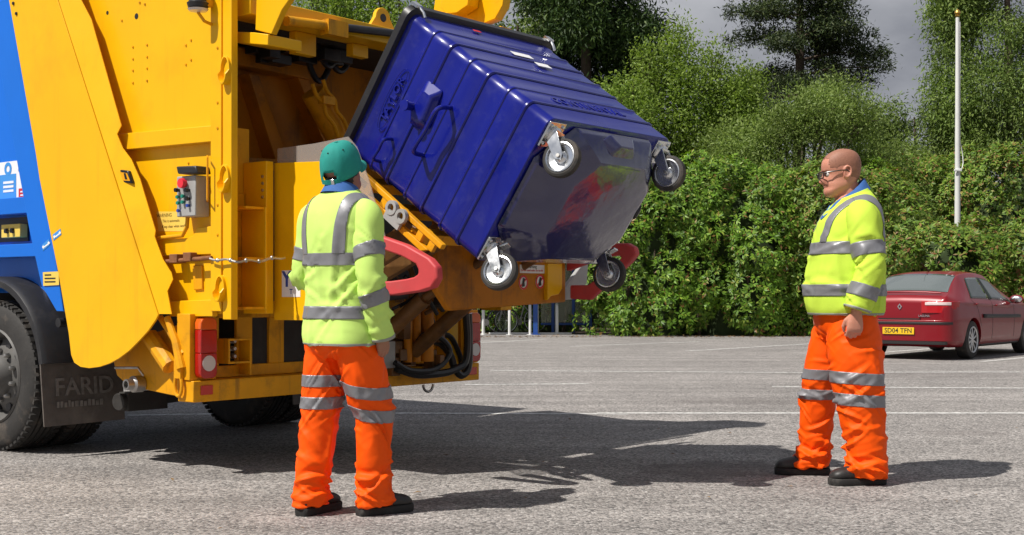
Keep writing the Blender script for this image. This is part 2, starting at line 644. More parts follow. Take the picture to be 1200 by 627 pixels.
# painted bay lines, worn
ml, tl, bl = node_mat('worn_line_paint')
co = N(tl, 'ShaderNodeTexCoord')
nn = N(tl, 'ShaderNodeTexNoise', Scale=14.0, Detail=8.0, Roughness=0.75)
tl.links.new(co.outputs['Object'], nn.inputs['Vector'])
rp = N(tl, 'ShaderNodeMapRange')
for k, v in (('From Min', .40), ('From Max', .60), ('To Min', .30), ('To Max', 1.0)):
    rp.inputs[k].default_value = v
tl.links.new(nn.outputs['Fac'], rp.inputs['Value'])
tl.links.new(rp.outputs['Result'], bl.inputs['Alpha'])
bl.inputs['Base Color'].default_value = (0.70, 0.69, 0.66, 1)
bl.inputs['Roughness'].default_value = 0.8
LINES = [((430, 484.5), (735, 485.5)), ((700, 484.5), (1330, 484.5)),
         ((545, 451.0), (690, 450.0)), ((905, 453.5), (1330, 456)),
         ((575, 434.5), (960, 437.0)), ((1020, 436.5), (1320, 436)),
         ((560, 402.0), (640, 397.5)), ((668, 406), (820, 400.5)), ((805, 411.5), (950, 403)),
         ((1030, 413.5), (1140, 405)), ((1150, 424), (1290, 411)), ((150, 487), (330, 484.5))]
for (p, q) in LINES:
    a0, a1 = Vector((*gnd(*p), 0.004)), Vector((*gnd(*q), 0.004))
    d = (a1 - a0).normalized()
    s = Vector((-d.y, d.x, 0)) * 0.06
    b = MB()
    n = 10
    for i in range(n):
        pa, pb = a0.lerp(a1, i / n), a0.lerp(a1, (i + 1) / n)
        b.add([pa - s, pb - s, pb + s, pa + s], [(0, 1, 2, 3)])
    o = b.build('painted_line', 'worn_line_paint', fix=False)
    tag(o, kind='structure')
# ------------------------------------------------------------------ refuse truck
# truck axes: x across (0 = near tail lamp, 2.37 = far side), y forward along the truck, z up
TH = atan2(1200, 1500)
SU, CU = sin(TH), cos(TH)
TL = (-1.767, 7.3)


def side(u, *pts):
    """photo pixels -> (y, z) on the truck plane x = u"""
    o = []
    for x, y in pts:
        r = (x - 600) / FPX
        v = (TL[0] + SU * u - r * (TL[1] + CU * u)) / (CU + r * SU)
        Y = TL[1] + CU * u + SU * v
        o.append((v, CAM_H - (y - 345) / FPX * Y))
    return o


def rear(v, *pts):
    """photo pixels -> (x, z) on the truck plane y = v"""
    o = []
    for x, y in pts:
        r = (x - 600) / FPX
        u = (TL[0] - CU * v - r * (TL[1] + SU * v)) / (r * CU - SU)
        Y = TL[1] + CU * u + SU * v
        o.append((u, CAM_H - (y - 345) / FPX * Y))
    return o


truck = thing('refuse_truck', 'yellow and blue refuse truck with a raised bin on its rear lift', 'truck',
              (TL[0], TL[1], 0), atan2(CU, SU))
T = truck


def part(mb, name, m, parent=None, bevel=0.004, **k):
    return mb.build(name, m, parent or T, bevel=bevel, **k)


# --- chassis, wheels, mudguards
b = MB()
b.bb(0.72, 0.82, 0.35, 5.6, 0.55, 0.85).bb(1.55, 1.65, 0.35, 5.6, 0.55, 0.85)
b.bb(0.82, 1.55, 0.5, 0.6, 0.58, 0.82).bb(0.82, 1.55, 2.9, 3.0, 0.58, 0.82)
part(b, 'chassis', 'grime_and_shade')
b = MB()
b.lathe((0.25, 2.07, 0.5), (1, 0, 0), [(0, 0.09), (1.85, 0.09)], 16)
b.sphere((1.18, 2.07, 0.5), (0.22, 0.24, 0.24))
part(b, 'axle', 'grime_and_shade', bevel=0)
b = MB()
b.cyl((0.16, 1.05, 0.36), (0.66, 1.12, 0.38), 0.055).cyl((0.62, 1.1, 0.40), (0.72, 1.12, 0.60), 0.05).bb(0.2, 0.5, 1.0, 1.1, 0.3, 0.42)
part(b, 'tow_coupling', 'grime_and_shade')
b = MB()
b.bb(0.35, 2.1, 0.12, 1.2, 0.56, 0.95)
part(b, 'underframe', 'grime_and_shade')


def truck_wheel(uc, v, out):
    """out = -1: dished face towards -x"""
    w = 0.27
    tyre = MB()
    prof = [(-w / 2 + .01, 0.30), (-w / 2, 0.36), (-w / 2 + 0.005, 0.44), (-w / 2 + 0.03, 0.485), (-w / 2 + .05, 0.498)]
    for k in range(4):   # grooves
        c = -w / 2 + 0.075 + k * 0.04
        prof += [(c - 0.012, 0.50), (c - 0.007, 0.50), (c - 0.005, 0.485), (c + 0.005, 0.485), (c + 0.007, 0.50)]
    prof += [(w / 2 - .05, 0.498), (w / 2 - 0.03, 0.485), (w / 2 - .005, 0.44), (w / 2, 0.36), (w / 2 - .01, 0.30)]
    tyre.lathe((uc, v, 0.5), (1, 0, 0), prof, 64, closed=True)
    # tread blocks on the shoulders
    for k in range(60):
        a = 2 * pi * k / 60
        for s in (-1, 1):
            R = Matrix.Rotation(a, 3, 'X')
            c = R @ Vector((s * (w / 2 - 0.03), 0, 0.492))
            tyre.box(Vector((uc, v, 0.5)) + c, (0.05, 0.030, 0.016), R)
    ty = part(tyre, 'wheel', 'rubber', bevel=0)
    rim = MB()
    s = out
    rim.lathe((uc, v, 0.5), (s, 0, 0), [(-0.10, 0.29), (w / 2 - .005, 0.315), (w / 2 + .005, 0.305), (w / 2 - .02, 0.285), (w / 2 - .05, 0.27), (w / 2 - .10, 0.25), (w / 2 - .06, 0.19), (w / 2 - .05, 0.14), (w / 2 + .02, 0.12), (w / 2 + .05, 0.085), (w / 2 + .05, 0.0)], 40)
    rb = part(rim, 'rim', 'wheel_grey', ty, bevel=0)
    holes = MB()
    nuts = MB()
    for k in range(10):
        a = 2 * pi * k / 10
        c = Vector((uc + s * (w / 2 - 0.075), v + 0.215 * cos(a), 0.5 + 0.215 * sin(a)))
        h1 = holes if uc > .1 else MB()
        h1.lathe(c, (s, 0, 0), [(-0.02, 0.03), (0.012, 0.03), (0.012, 0.0)], 14)
        c = Vector((uc + s * (w / 2 - 0.05), v + 0.165 * cos(a + .3), 0.5 + 0.165 * sin(a + .3)))
        if uc <= .1:
            part(h1, 'vent_hole', 'black_plastic', ty, bevel=0)
        n1 = nuts if uc > .1 else MB()
        n1.lathe(c, (s, 0, 0), [(0, 0.018), (0.025, 0.017), (0.035, 0.01)], 6)
        if uc <= .1:
            part(n1, 'wheel_nut', 'steel', ty, bevel=0)
    if uc > .1:
        part(holes, 'vent_holes', 'black_plastic', ty, bevel=0)['kind'] = 'stuff'
        part(nuts, 'wheel_nuts', 'steel', ty, bevel=0)['kind'] = 'stuff'
    return ty


for uc, o in ((0.035, -1), (0.345, -1), (2.33, 1), (2.02, 1)):
    truck_wheel(uc, 2.07, o)


def mudguard(u0, u1):
    b = MB()
    rings = []
    for k in range(25):
        a = radians(9 + 172 * k / 24)
        for_r = []
        c, s = -cos(a), sin(a)
        for du, r in ((u0, 0.60), (u0, 0.64), (u0 + 0.03, 0.66), (u1 - 0.03, 0.66), (u1, 0.64), (u1, 0.60), (u1 - 0.03, 0.63), (u0 + 0.03, 0.63)):
            for_r.append((du, 2.07 + c * r, 0.5 + s * r))
        rings.append(for_r)
    b.rings(rings)
    part(b, 'mudguard', 'black_plastic', bevel=0)


mudguard(-0.13, 0.50)
mudguard(1.87, 2.50)
b = MB()
b.tube([(-0.02, 1.42, 0.86), (0.12, 1.37, 0.86), (0.35, 1.35, 0.86)], 0.018).cyl((-0.05, 1.39, 0.86), (-0.0, 1.39, 0.86), 0.03)
part(b, 'mudguard_stay', 'black_plastic', bevel=0)
for u0, u1 in ((-0.13, 0.47), (1.95, 2.5)):
    b = MB()
    n = 8
    for (dv) in (0,):
        b.poly([(u0, 1.46, 0.60), (u1, 1.46, 0.60), (u1 + .0, 1.425, 0.205), (u0 + .01, 1.43, 0.20)],
               [(u0, 1.472, 0.60), (u1, 1.472, 0.60), (u1 + .0, 1.437, 0.205), (u0 + .01, 1.442, 0.20)])
    fl = part(b, 'mud_flap', 'flap_rubber', bevel=0.002)
    if u0 < 0:
        M = frame((1, 0, 0), (0, 0.088, 1), (0.175, 1.439, 0.44))
        lettering('FARID', 0.16, M, 'flap_print', fl, 0.002, 0.002)
        b = MB()   # worn second line, no longer readable
        rr = random.Random(3)
        x = -0.03
        for k in range(12):
            w_ = rr.uniform(.014, .026)
            b.bb(x, x + w_, 1.4305, 1.4345, 0.315, 0.315 + rr.uniform(.03, .045))
            x += w_ + .008
        part(b, 'worn_lettering', 'flap_print', fl, bevel=0)

# --- blue compaction body
bo = MB()
bo.side(0.06, 2.31, [(1.30, 1.05), (5.6, 1.05), (5.6, 3.35), (2.05, 3.35), (1.45, 1.6)])
body = part(bo, 'compaction_body', 'blue_truck')
# slanting end frame next to the yellow skirt
b = MB()
e0, e1 = side(-0.07, (12, -60), (76, 365))
f0, f1 = side(-0.07, (-24, -60), (50, 335))
b.side(-0.08, 0.058, [e0, e1, (side(-0.07, (70, 335))[0][0] + .02, e1[1] - 0.0), (side(-.07, (50, 334))[0]), (f1[0] + 0.13, f1[1] + 0.33), (f0[0], f0[1])])
part(b, 'end_frame', 'blue_truck', body)
zt = side(-.07, (0, 233))[0][1]
zb = side(-.07, (0, 252))[0][1]
b = MB()
b.bb(-0.075, 0.058, side(-.07, (40, 240))[0][0], 5.6, zb, zt)
part(b, 'side_rail', 'blue_truck', body)
zt = side(-.07, (0, 287))[0][1]
zb = side(-.07, (0, 302))[0][1]
b = MB()
b.bb(-0.075, 0.058, side(-.07, (44, 295))[0][0], 5.6, zb, zt)
part(b, 'side_rail', 'blue_truck', body)
for yy in (3.0, 4.3, 5.5):
    b = MB().bb(-0.07, 0.058, yy, yy + .1, 1.72, 3.34)
    part(b, 'side_stiffener', 'blue_truck', body)
# control niche with a switch box
(va, za), (vb, zb2) = side(0.055, (34, 254), (-40, 286))
b = MB().bb(0.048, 0.0585, va, vb, zb2, za)
part(b, 'switch_niche', 'black_plastic', body, bevel=0)
(va, za), (vb, zb2) = side(0.0, (25, 262), (3, 279))
b = MB().bb(-0.01, 0.046, va, vb, zb2, za)
sw = part(b, 'switch_box', 'yellow_label', body)
vm, zm = (va + vb) / 2, (za + zb2) / 2
for dv in (-.035, .035):
    b = MB().lathe((-0.01, vm + dv, zm), (-1, 0, 0), [(0, .018), (.02, .016), (.022, 0)], 16)
    part(b, 'switch_knob', 'black_gloss', sw, bevel=0)
# sticker panel
st = MB()
(va, za), (vb, zb2) = side(0.05, (21, 188), (-6, 240))
(vc, zc) = side(0.05, (33, 200))[0]
st.side(0.052, 0.058, [(vb, za), (va, za), (va, zc), (vc, zc), (vc, zb2 + .0), (vb, zb2 + .0)])
stk = part(st, 'sticker', 'white_print', body, bevel=0)


def decal_side(u, box, m, parent, name='print', t=0.0015):
    (a0, z1), (a1, z0) = side(u, (box[0], box[1]), (box[2], box[3]))
    return part(MB().bb(u - t, u, a1, a0, z0, z1), name, m, parent, bevel=0)


decal_side(0.0515, (-5, 206, 19, 236), 'light_blue_print', stk)
decal_side(0.0515, (22, 221, 33, 235), 'red_print', stk)
for k in range(3):
    decal_side(0.0495, (4, 213 + k * 5, 16, 214.6 + k * 5), 'white_print', stk)
    decal_side(0.0495, (24, 224 + k * 4, 31, 225 + k * 4), 'white_print', stk)


def disc_ring(c, axis, r0, r1, m, parent, name='print', t=0.002, n=28):
    b = MB().lathe(c, axis, [(0, r0), (0, r1), (t, r1), (t, r0)], n, closed=True)
    return part(b, name, m, parent, bevel=0)


v0, z0 = side(.0515, (9.5, 198))[0]
disc_ring((0.0515, v0, z0), (-1, 0, 0), .022, .045, 'light_blue_print', stk)
v0, z0 = side(.0515, (28, 212))[0]
disc_ring((0.0515, v0, z0), (-1, 0, 0), .022, .032, 'red_print', stk)

# --- yellow skirt plate with folded flange
sk = side(-.13, (-12, -130), (12, 0), (43.5, 180), (48, 210), (70, 320), (82, 390), (85, 416), (88.5, 425), (96, 430), (106, 431.5), (118, 430), (130, 426), (141, 420), (153, 411), (164, 400), (175, 388), (184, 375), (187, 369), (69, 0), (28, -130))
b = MB().side(-.14, -.128, sk)
skirt = part(b, 'side_skirt', 'yellow_paint', bevel=0.002)
fo = side(-.134, (28, -130), (69, 0), (107, 118), (147, 243), (187, 369))
fr = side(-.045, (50, -130), (95, 0), (107, 23), (142, 147), (137, 157), (144, 174), (154, 187), (164, 210), (182, 270), (181, 277), (191, 304), (201, 320), (202.6, 327), (196, 341), (201, 368))
b = MB()
# flange: strip between the fold line and the wavy edge
NF = len(fr)
def fold_at(z):
    for p, q in zip(fo[:-1], fo[1:]):
        if q[1] <= z <= p[1]:
            t = (z - q[1]) / (p[1] - q[1])
            return (q[0] + (p[0] - q[0]) * t, z)
    return fo[-1] if z < fo[-1][1] else fo[0]
va_, fa_ = [], []
frp = [(50, -130), (95, 0), (107, 23), (142, 147), (137, 157), (144, 174), (154, 187), (164, 210), (182, 270), (181, 277), (191, 304), (201, 320), (202.6, 327), (196, 341), (201, 368)]
for i, px in enumerate(frp):
    uu = -.09
    for _ in range(8):     # the flange is one plane leaning in from the fold
        v, z = side(uu, px)[0]
        f = fold_at(z)
        uu = -.136 + .30 * max(0, f[0] - v)
    va_ += [(-.136, f[0], f[1]), (uu, v, z), (-.128, f[0] + .004, f[1]), (uu + .008, v + .004, z)]
for i in range(NF - 1):
    a0, a1 = i * 4, i * 4 + 4
    fa_ += [(a0, a0 + 1, a1 + 1, a1), (a0 + 2, a1 + 2, a1 + 3, a0 + 3), (a0 + 1, a0 + 3, a1 + 3, a1 + 1), (a0, a1, a1 + 2, a0 + 2)]
b.add(va_, fa_)
part(b, 'folded_flange', 'yellow_paint', skirt, bevel=0, angle=3)
b = MB().side(-.122, -.085, side(-.12, (137, 198), (150, 200), (155, 215), (141, 214)))
gs = part(b, 'grab_slot', 'black_gloss', skirt, .006)
part(MB().side(-.1235, -.1221, side(-.122, (140, 201.5), (149, 203), (152.5, 212), (143, 211.5))), 'slot_recess', 'yellow_worn', gs, 0)
part(MB().side(-.126, -.1236, side(-.122, (145.5, 203), (147.5, 203), (149.5, 210), (147, 210))), 'slot_latch', 'black_gloss', gs, 0)
b = MB()
for px in ((16, 4), (19.5, 16)):
    v0, z0 = side(-.14, px)[0]
    b.lathe((-.14, v0, z0), (-1, 0, 0), [(0, .012), (.008, .010), (.01, 0)], 10)
part(b, 'bolt', 'black_plastic', skirt, bevel=0)


def quad_decal(u, pts, m, parent, name='print', t=0.002):
    return part(MB().side(u - t, u, side(u, *pts)), name, m, parent, bevel=0)


# blue arrow stickers across the joint, wrench shapes
for (x, y, w, u) in ((67, 275, 10, -.1405), (54, 287, 9, -.0805)):
    d = quad_decal(u, [(x - w / 2, y), (x + w / 2 - 1, y - 7), (x + w / 2, y), (x - w / 2 + 1, y + 7)], 'light_blue_print', skirt, 'sticker')
    quad_decal(u - .002, [(x - 3.5, y + 2.6), (x + 3, y - 2.4), (x + 3.6, y - 1.0), (x - 2.9, y + 4)], 'white_print', d, 'wrench_symbol', .001)
    for s in (-1, 1):
        cx, cy = x + s * 3.2, y - s * 2.4
        quad_decal(u - .003, [(cx - 1.5, cy), (cx, cy - 1.9), (cx + 1.5, cy + .3), (cx, cy + 2.2)], 'white_print', d, 'wrench_symbol', .001)
d = quad_decal(-.0845, [(50.5, 319), (69, 318), (69.5, 334), (51, 335)], 'yellow_label', skirt, 'warning_label')
for k in range(3):
    quad_decal(-.0865, [(52.5, 321.5 + 4 * k), (62 - 2 * (k == 0) + 3 * (k > 0), 321.3 + 4 * k), (62 - 2 * (k == 0) + 3 * (k > 0), 322.8 + 4 * k), (52.5, 323 + 4 * k)], 'black_print', d)

# --- tailgate near side wall
tw = side(0.0, (95, -130), (250, -130))
b = MB().side(0.0, 0.03, [(1.75, 3.32), (0.15, 3.32), (-0.15, 3.05), (-0.16, 0.93), (0.30, 0.93), (1.2, 1.2)])
wall = part(b, 'tailgate_side', 'yellow_paint')


def plate_side(u0, u1, px, name, m='yellow_paint', parent=wall, bevel=0.004):
    return part(MB().side(u0, u1, side(u0, *px)), name, m, parent, bevel)


plate_side(-0.05, -0.002, [(136, 157), (248, 147), (248, 166), (141, 176)], 'stiffening_rail')
plate_side(-0.035, -0.002, [(184, 280), (218, 279), (226, 276), (231, 267), (248, 265), (248, 298), (190, 300)], 'mounting_plate')
plate_side(-0.04, -0.002, [(196, 353), (249, 351), (249, 371), (199, 371)], 'lower_rail')
plate_side(-0.012, -0.001, [(225, 311), (236, 311), (237, 339), (227, 340)], 'welded_tab', 'yellow_worn')
for px in ((126, 15), (160, 19)):
    b = MB()
    v0, z0 = side(0, px)[0]
    b.lathe((0, v0, z0), (-1, 0, 0), [(-.002, .018 if px[0] > 130 else .012), (.0015, .018 if px[0] > 130 else .012), (.0015, 0)], 14)
    part(b, 'cable_hole', 'black_plastic', wall, bevel=0)
b = MB()
for x in (156, 172.5):
    for y in (55, 69, 82.5, 97):
        v0, z0 = side(0, (x, y - (x - 156) * .15))[0]
        b.lathe((0, v0, z0), (-1, 0, 0), [(0, .008), (.006, .006), (.007, 0)], 8)
for px in ((143, 24), (164, 3), (170, 5), (224, 47), (218, 53), (224, 70), (218, 75.5), (221, 191), (222, 199)):
    v0, z0 = side(0, px)[0]
    b.lathe((0, v0, z0), (-1, 0, 0), [(0, .008), (.006, .006), (.007, 0)], 8)
part(b, 'rivet', 'yellow_worn', wall, bevel=0)
# control box
(va, z1), (vb, z0) = side(-.10, (207, 207), (229, 253))
b = MB().bb(-.10, -.002, vb, va, z0, z1)
cb = part(b, 'control_box', 'grey_paint', wall, 0.006)
def knob(px, r, m, name, L=.03):
    v0, z0 = side(-.1, px)[0]
    part(MB().lathe((-.1, v0, z0), (-1, 0, 0), [(0, r * .7), (L * .5, r * .7), (L * .5, r), (L, r * .9), (L, 0)], 18), name, m, cb, bevel=0)
knob((217, 215), .030, 'red_button', 'stop_button', .035)
for px in ((210, 223), (222, 223)):
    knob(px, .013, 'black_gloss', 'switch_knob')
for px in ((210, 231), (216, 230), (210.5, 238), (216, 237)):
    knob(px, .011, 'green_button', 'push_button', .02)
knob((222, 233), .013, 'black_gloss', 'switch_knob', .025)
for px in ((211, 247), (222, 241)):
    knob(px, .010, 'blue_button', 'push_button', .02)
plate_side(-.13, -.03, [(206, 195), (229, 194), (231, 203), (208, 204)], 'lamp_cover', 'black_plastic', cb, .008)
part(MB().tube([(-.05, *side(-.05, (220, 253))[0]), (-.05, *side(-.05, (219, 266))[0]), (-.045, *side(-.045, (214, 276))[0]), (-.045, *side(-.045, (186, 279))[0])], .012), 'conduit', 'yellow_worn', wall, bevel=0)
b = MB().tube([(-.02, *side(-.02, (243, 183))[0]), (-.09, *side(-.09, (243, 185))[0]), (-.09, *side(-.09, (243, 234))[0]), (-.02, *side(-.02, (243, 236))[0])], .006, 8)
part(b, 'box_guard_rod', 'yellow_worn', wall, bevel=0)
# warning text on its label
plate_side(-.0012, -.0004, [(183.5, 248), (218, 248), (219, 271), (185.5, 271)], 'warning_label', 'yellow_label', wall, 0)
for k, s in enumerate(('WARNING', 'This is automatic', 'Keep clear when working')):
    v0, z0 = side(-.001, ((192.5, 200.5, 205.5)[k], 252.5 + k * 6.3))[0]
    M = frame((0, -1, 0), (0, 0, 1), (-.0015, v0, z0))
    lettering(s, .030 if k == 0 else .024, M, 'label_ink', wall, .0006, 0, 'warning_text')
# latch rod and wire
b = MB()
p = [(-.06, *side(-.06, (188, 307))[0]), (-.06, *side(-.06, (248, 302))[0])]
b.tube(p, .012)
for px in ((206, 303), (222, 301)):
    v0, z0 = side(-.06, px)[0]
    b.box((-.045, v0, z0), (.07, .07, .05))
part(b, 'latch_rod', 'rust', wall, bevel=.003)
b = MB()
wp = []
for k in range(30):
    t = k / 29
    x = 246 + 88 * t
    y = 303 + 4 * sin(pi * t) - 2 * t + 1.2 * sin(t * 21)
    if t < .35:
        q = side(-.075, (x, y))[0]
        wp.append((-.075, *q))
    else:
        uu = -.075 + (t - .35) / .65 * .33
        q = side(uu, (x, y))[0]
        wp.append((uu, *q))
b.tube(wp, .0065, 6)
for k in (3, 8, 14, 19, 24):
    b.sphere(wp[k], .013, 8, 6)
part(b, 'retaining_wire', 'steel', wall, bevel=0)

# --- corner post
b = MB()
b.bb(-.05, -.012, -.232, -.138, 0.945, 3.05).bb(-.05, -.004, -.320, -.245, 0.90, 3.05).bb(-.028, -.006, -.26, -.16, .95, 3.04)
post = part(b, 'corner_post', 'yellow_paint')
for (x, y0, y1) in ((264, 66, 99), (263, 193, 226), (258, 322, 354)):
    (v0, za), (v1, zb) = side(-.06, (x - 6, y0), (x + 4, y1))
    zc, h = (za + zb) / 2, (za - zb) / 2
    b = MB()
    n = 18
    rings = []
    for i in range(n):   # dished oval lug
        a = 2 * pi * i / n
        rings.append([(-.062, v0 - .045 + .05 * cos(a) * s, zc + h * sin(a) * s) if j else (-.045, v0 - .045 + .045 * cos(a) * .6, zc + h * .6 * sin(a) - .01) for j, s in enumerate((0.6, .92, 1.0))])
    lean = lambda i: .022 * (sin(2 * pi * i / n) < -.2)
    outer = [(-.066 - lean(i), v0 - .045 + .040 * cos(2 * pi * i / n), zc + h * sin(2 * pi * i / n)) for i in range(n)]
    rim_in = [(-.068 - lean(i), v0 - .045 + .033 * cos(2 * pi * i / n), zc + h * .88 * sin(2 * pi * i / n)) for i in range(n)]
    deep = [(-.0505, v0 - .045 + .028 * cos(2 * pi * i / n), zc + h * .78 * sin(2 * pi * i / n)) for i in range(n)]
    back = [(-.048, p[1], p[2]) for p in outer]
    b.rings([back, outer, rim_in, deep])
    part(b, 'rope_hook', 'yellow_paint', post, bevel=0)
b = MB()
for y in (56, 120, 150, 240, 275, 330, 345):
    v0, z0 = side(-.05, (255, y))[0]
    b.lathe((-.05, v0, z0), (-1, 0, 0), [(0, .008), (.005, .007), (.006, 0)], 8)
part(b, 'rivet', 'yellow_worn', post, bevel=0)
# work lamp by the post top
lv, lz = side(-.12, (232, 6))[0]
b = MB().lathe((-.12, lv, lz - .02), (0, 0, 1), [(0, .02), (.005, .055), (.03, .062), (.04, .05), (.10, .06), (.12, .03)], 20)
lamp = part(b, 'work_lamp', 'black_plastic', post, bevel=0)
part(MB().lathe((-.12, lv, lz - .022), (0, 0, -1), [(0, .058), (.012, .05), (.02, 0)], 20), 'lamp_lens', 'clear_lens', lamp, bevel=0)
part(MB().tube([(-.12, lv, lz - .04), (-.10, lv - .03, lz - .09), (-.05, lv - .03, lz - .10)], .009).bb(-.1, -.05, lv - .05, lv - .01, lz - .005, lz + .03), 'lamp_bracket', 'yellow_worn', lamp, bevel=0)

# --- tail: lamp housings and bumper beam
b = MB().bb(-.07, 2.436, -.012, .13, .427, .549)
beam = part(b, 'rear_beam', 'yellow_worn', None, .005)
def tail_lamp(uc, mir):
    b = MB()
    b.bb(uc - .085, uc + .10, .012, .13, .551, .93)
    h = part(b, 'lamp_housing', 'yellow_worn')
    z0, z1 = .562, .91
    def lens(za, zb, name, m, r0=False, r1=False):
        b = MB()
        pts = []
        x0, x1 = uc - .055, uc + .06
        pts = [(x0, za), (x1, za), (x1, zb), (x0, zb)]
        if r1:
            pts = [(x0, za), (x1, za), (x1, zb - .03), (x1 - .012, zb - .01), (x1 - .035, zb), (x0 + .035, zb), (x0 + .012, zb - .01), (x0, zb - .03)]
        if r0:
            pts = [(x0 + .03, za), (x1 - .03, za), (x1 - .01, za + .008), (x1, za + .03), (x1, zb), (x0, zb), (x0, za + .03), (x0 + .01, za + .008)]
        b.rear(-.05, .011, pts)
        part(b, name, m, h, .005, seg=2)
    lens(.562, .705, 'tail_lens', 'red_lens', r0=True)
    lens(.706, .838, 'stop_lens', 'red_lens')
    lens(.839, .91, 'indicator_lens', 'orange_lens', r1=True)
    b = MB()
    n = 20
    ring = []
    pts = [(uc + .045 * cos(2 * pi * k / n), .648 + .045 * sin(2 * pi * k / n)) for k in range(n)]
    pts = [(x, min(z, .648 + .028 - .35 * (0.045 - abs(x - uc)) if False else z)) for x, z in pts]
    b.rear(-.054, -.0505, pts)
    part(b, 'reversing_lens', 'clear_lens', h, 0)
    b = MB().bb(uc - .03, uc + .055, -.018, -.0125, .467, .521)
    part(b, 'reflector', 'reflector_red', beam, .002)
tail_lamp(.008, 1)
tail_lamp(2.35, -1)
# rear wall of the hopper with openings
b = MB()
b.bb(.12, 2.26, .10, .125, .551, .62).bb(.12, .20, .10, .125, .62, .95).bb(.33, .45, .10, .125, .62, .95).bb(.12, 2.26, .10, .125, .90, 1.0)
b.bb(.58, .70, .10, .125, .62, .9).bb(1.0, 2.26, .102, .124, .62, .9)
hw = part(b, 'hopper_rear_frame', 'yellow_worn')
b = MB().bb(.12, 2.26, .30, .33, .56, 1.1)
part(b, 'hopper_inner_wall', 'grime_and_shade', None, 0)
b = MB()
(u0, z1), (u1, z0) = rear(.03, (264, 397), (291, 425))
b.bb(u0, u0 + .012, .0, .099, z0, z1).bb(u1 - .012, u1, .0, .099, z0 - .07, z1).bb(u0 + .012, u1 - .012, .0, .099, z0, z0 + .012).bb(u0 + .012, u1 - .012, .0, .099, z1 - .012, z1)
br = part(b, 'pin_holder', 'yellow_worn', hw, .002)
b = MB()
for i in range(2):
    for j in range(3):
        b.lathe((u0 + .04 + i * .05, .10, z0 + .04 + j * .045), (0, -1, 0), [(0, .016), (.04, .016), (.05, .01)], 10)
part(b, 'spare_pin', 'steel', br, 0)
# shackle and stay on the near corner
b = MB()
cv, cz = side(-.09, (209, 452))[0]
ring = [(-.09, cv + .032 * cos(a), cz + (.065 if sin(a) > 0 else .06) * sin(a)) for a in [2 * pi * k / 20 for k in range(20)]]
b.tube(ring, .010, 8, closed=True)
part(b, 'lifting_ring', 'yellow_worn', beam, 0)
b = MB()
b.tube([(-.08, *side(-.08, (196, 372))[0]), (-.085, *side(-.085, (206, 400))[0]), (-.085, *side(-.085, (213, 432))[0])], [.02, .024, .03])
b.box((-.085, *side(-.085, (210, 432))[0]), (.03, .06, .11))
part(b, 'ring_stay', 'yellow_worn', beam, 0)
b = MB().tube([(-.04, *side(-.04, (176, 394))[0]), (-.05, *side(-.05, (200, 430))[0])], [.05, .05])
b.tube([(-.06, *side(-.06, (188, 372))[0]), (-.07, *side(-.07, (215, 415))[0])], .018)
part(b, 'tailgate_ram', 'yellow_worn', None, 0)
b = MB().side(.02, .06, side(.02, (132, 420), (166, 395), (225, 375), (226, 468), (195, 462), (150, 452), (137, 440)))
part(b, 'lower_side_plate', 'yellow_worn')
v0, z0 = side(-.02, (160, 450))[0]
b = MB().lathe((.015, v0, z0), (-1, 0, 0), [(0, .05), (.06, .05), (.07, .035), (.11, .032), (.11, .022), (.02, .02)], 18)
b.tube([(-.04, *side(-.04, (168, 440))[0]), (-.07, *side(-.07, (162, 431))[0]), (-.07, *side(-.07, (135, 431))[0])], .008, 8)
part(b, 'drain_valve', 'steel', None, 0)

# --- rear recess next to the post
b = MB()
b.bb(.03, .21, -.12, -.10, .95, 1.62)
(v0, za), (v1, zb) = side(.19, (293, 248), (305, 362))
sh = part(b, 'stowage_recess', 'yellow_worn')
b = MB().bb(.185, .20, -.33, -.122, .955, 1.535)
part(b, 'recess_side', 'yellow_paint', sh)
for z in (.956, 1.235, 1.52):
    part(MB().bb(.052, .184, -.32, -.122, z, z + .014), 'shelf', 'yellow_worn', sh, .002)
b = MB().bb(.05, .26, -.10, -.06, 1.62, 2.0)
part(b, 'rear_inner_plate', 'yellow_worn')
b = MB()
b.bb(.215, .27, -.30, -.10, .93, 1.80)
col = part(b, 'guard_column', 'yellow_paint')
b = MB()
for y in (207, 215, 223, 231, 275, 320, 345):
    v0, z0 = side(.215, (308, y))[0]
    b.lathe((.215, v0, z0), (-1, 0, 0), [(0, .009), (.008, .008), (.009, 0)], 8)
part(b, 'bolt', 'steel', col, 0)
# guard plate with clear upper screen
g0 = side(.3, (322, 191))[0]
b = MB().side(.295, .307, [g0, (-.78, 1.775), (-.86, 1.45), (-.80, .895), (g0[0], .893)])
gp = part(b, 'bin_lift_guard', 'yellow_paint', None, .002)
b = MB().side(.308, .314, [(-.29, 1.72), (-.29, 1.878), (-.60, 1.885), (-.867, 1.903), (-.934, 1.843), (-1.025, 1.661), (-1.172, 1.29), (-1.076, 1.246), (-.87, 1.40), (-.79, 1.72)])
part(b, 'clear_screen', 'perspex', gp, 0)
(v0, z1), (v1, z0) = side(.2945, (330.5, 317), (352, 348))
b = MB().bb(.2935, .2948, v1, v0, z0, z1)
sg = part(b, 'sticker', 'white_print', gp, 0)
lettering('Y', .12, frame((0, -1, 0), (0, 0, 1), (.2932, *side(.293, (336, 328))[0])), 'blue_print', sg, .0005, .004, 'sticker_lettering')
lettering('T', .04, frame((0, -1, 0), (0, 0, 1), (.2932, *side(.293, (341, 342))[0])), 'blue_print', sg, .0005, .001, 'sticker_lettering')

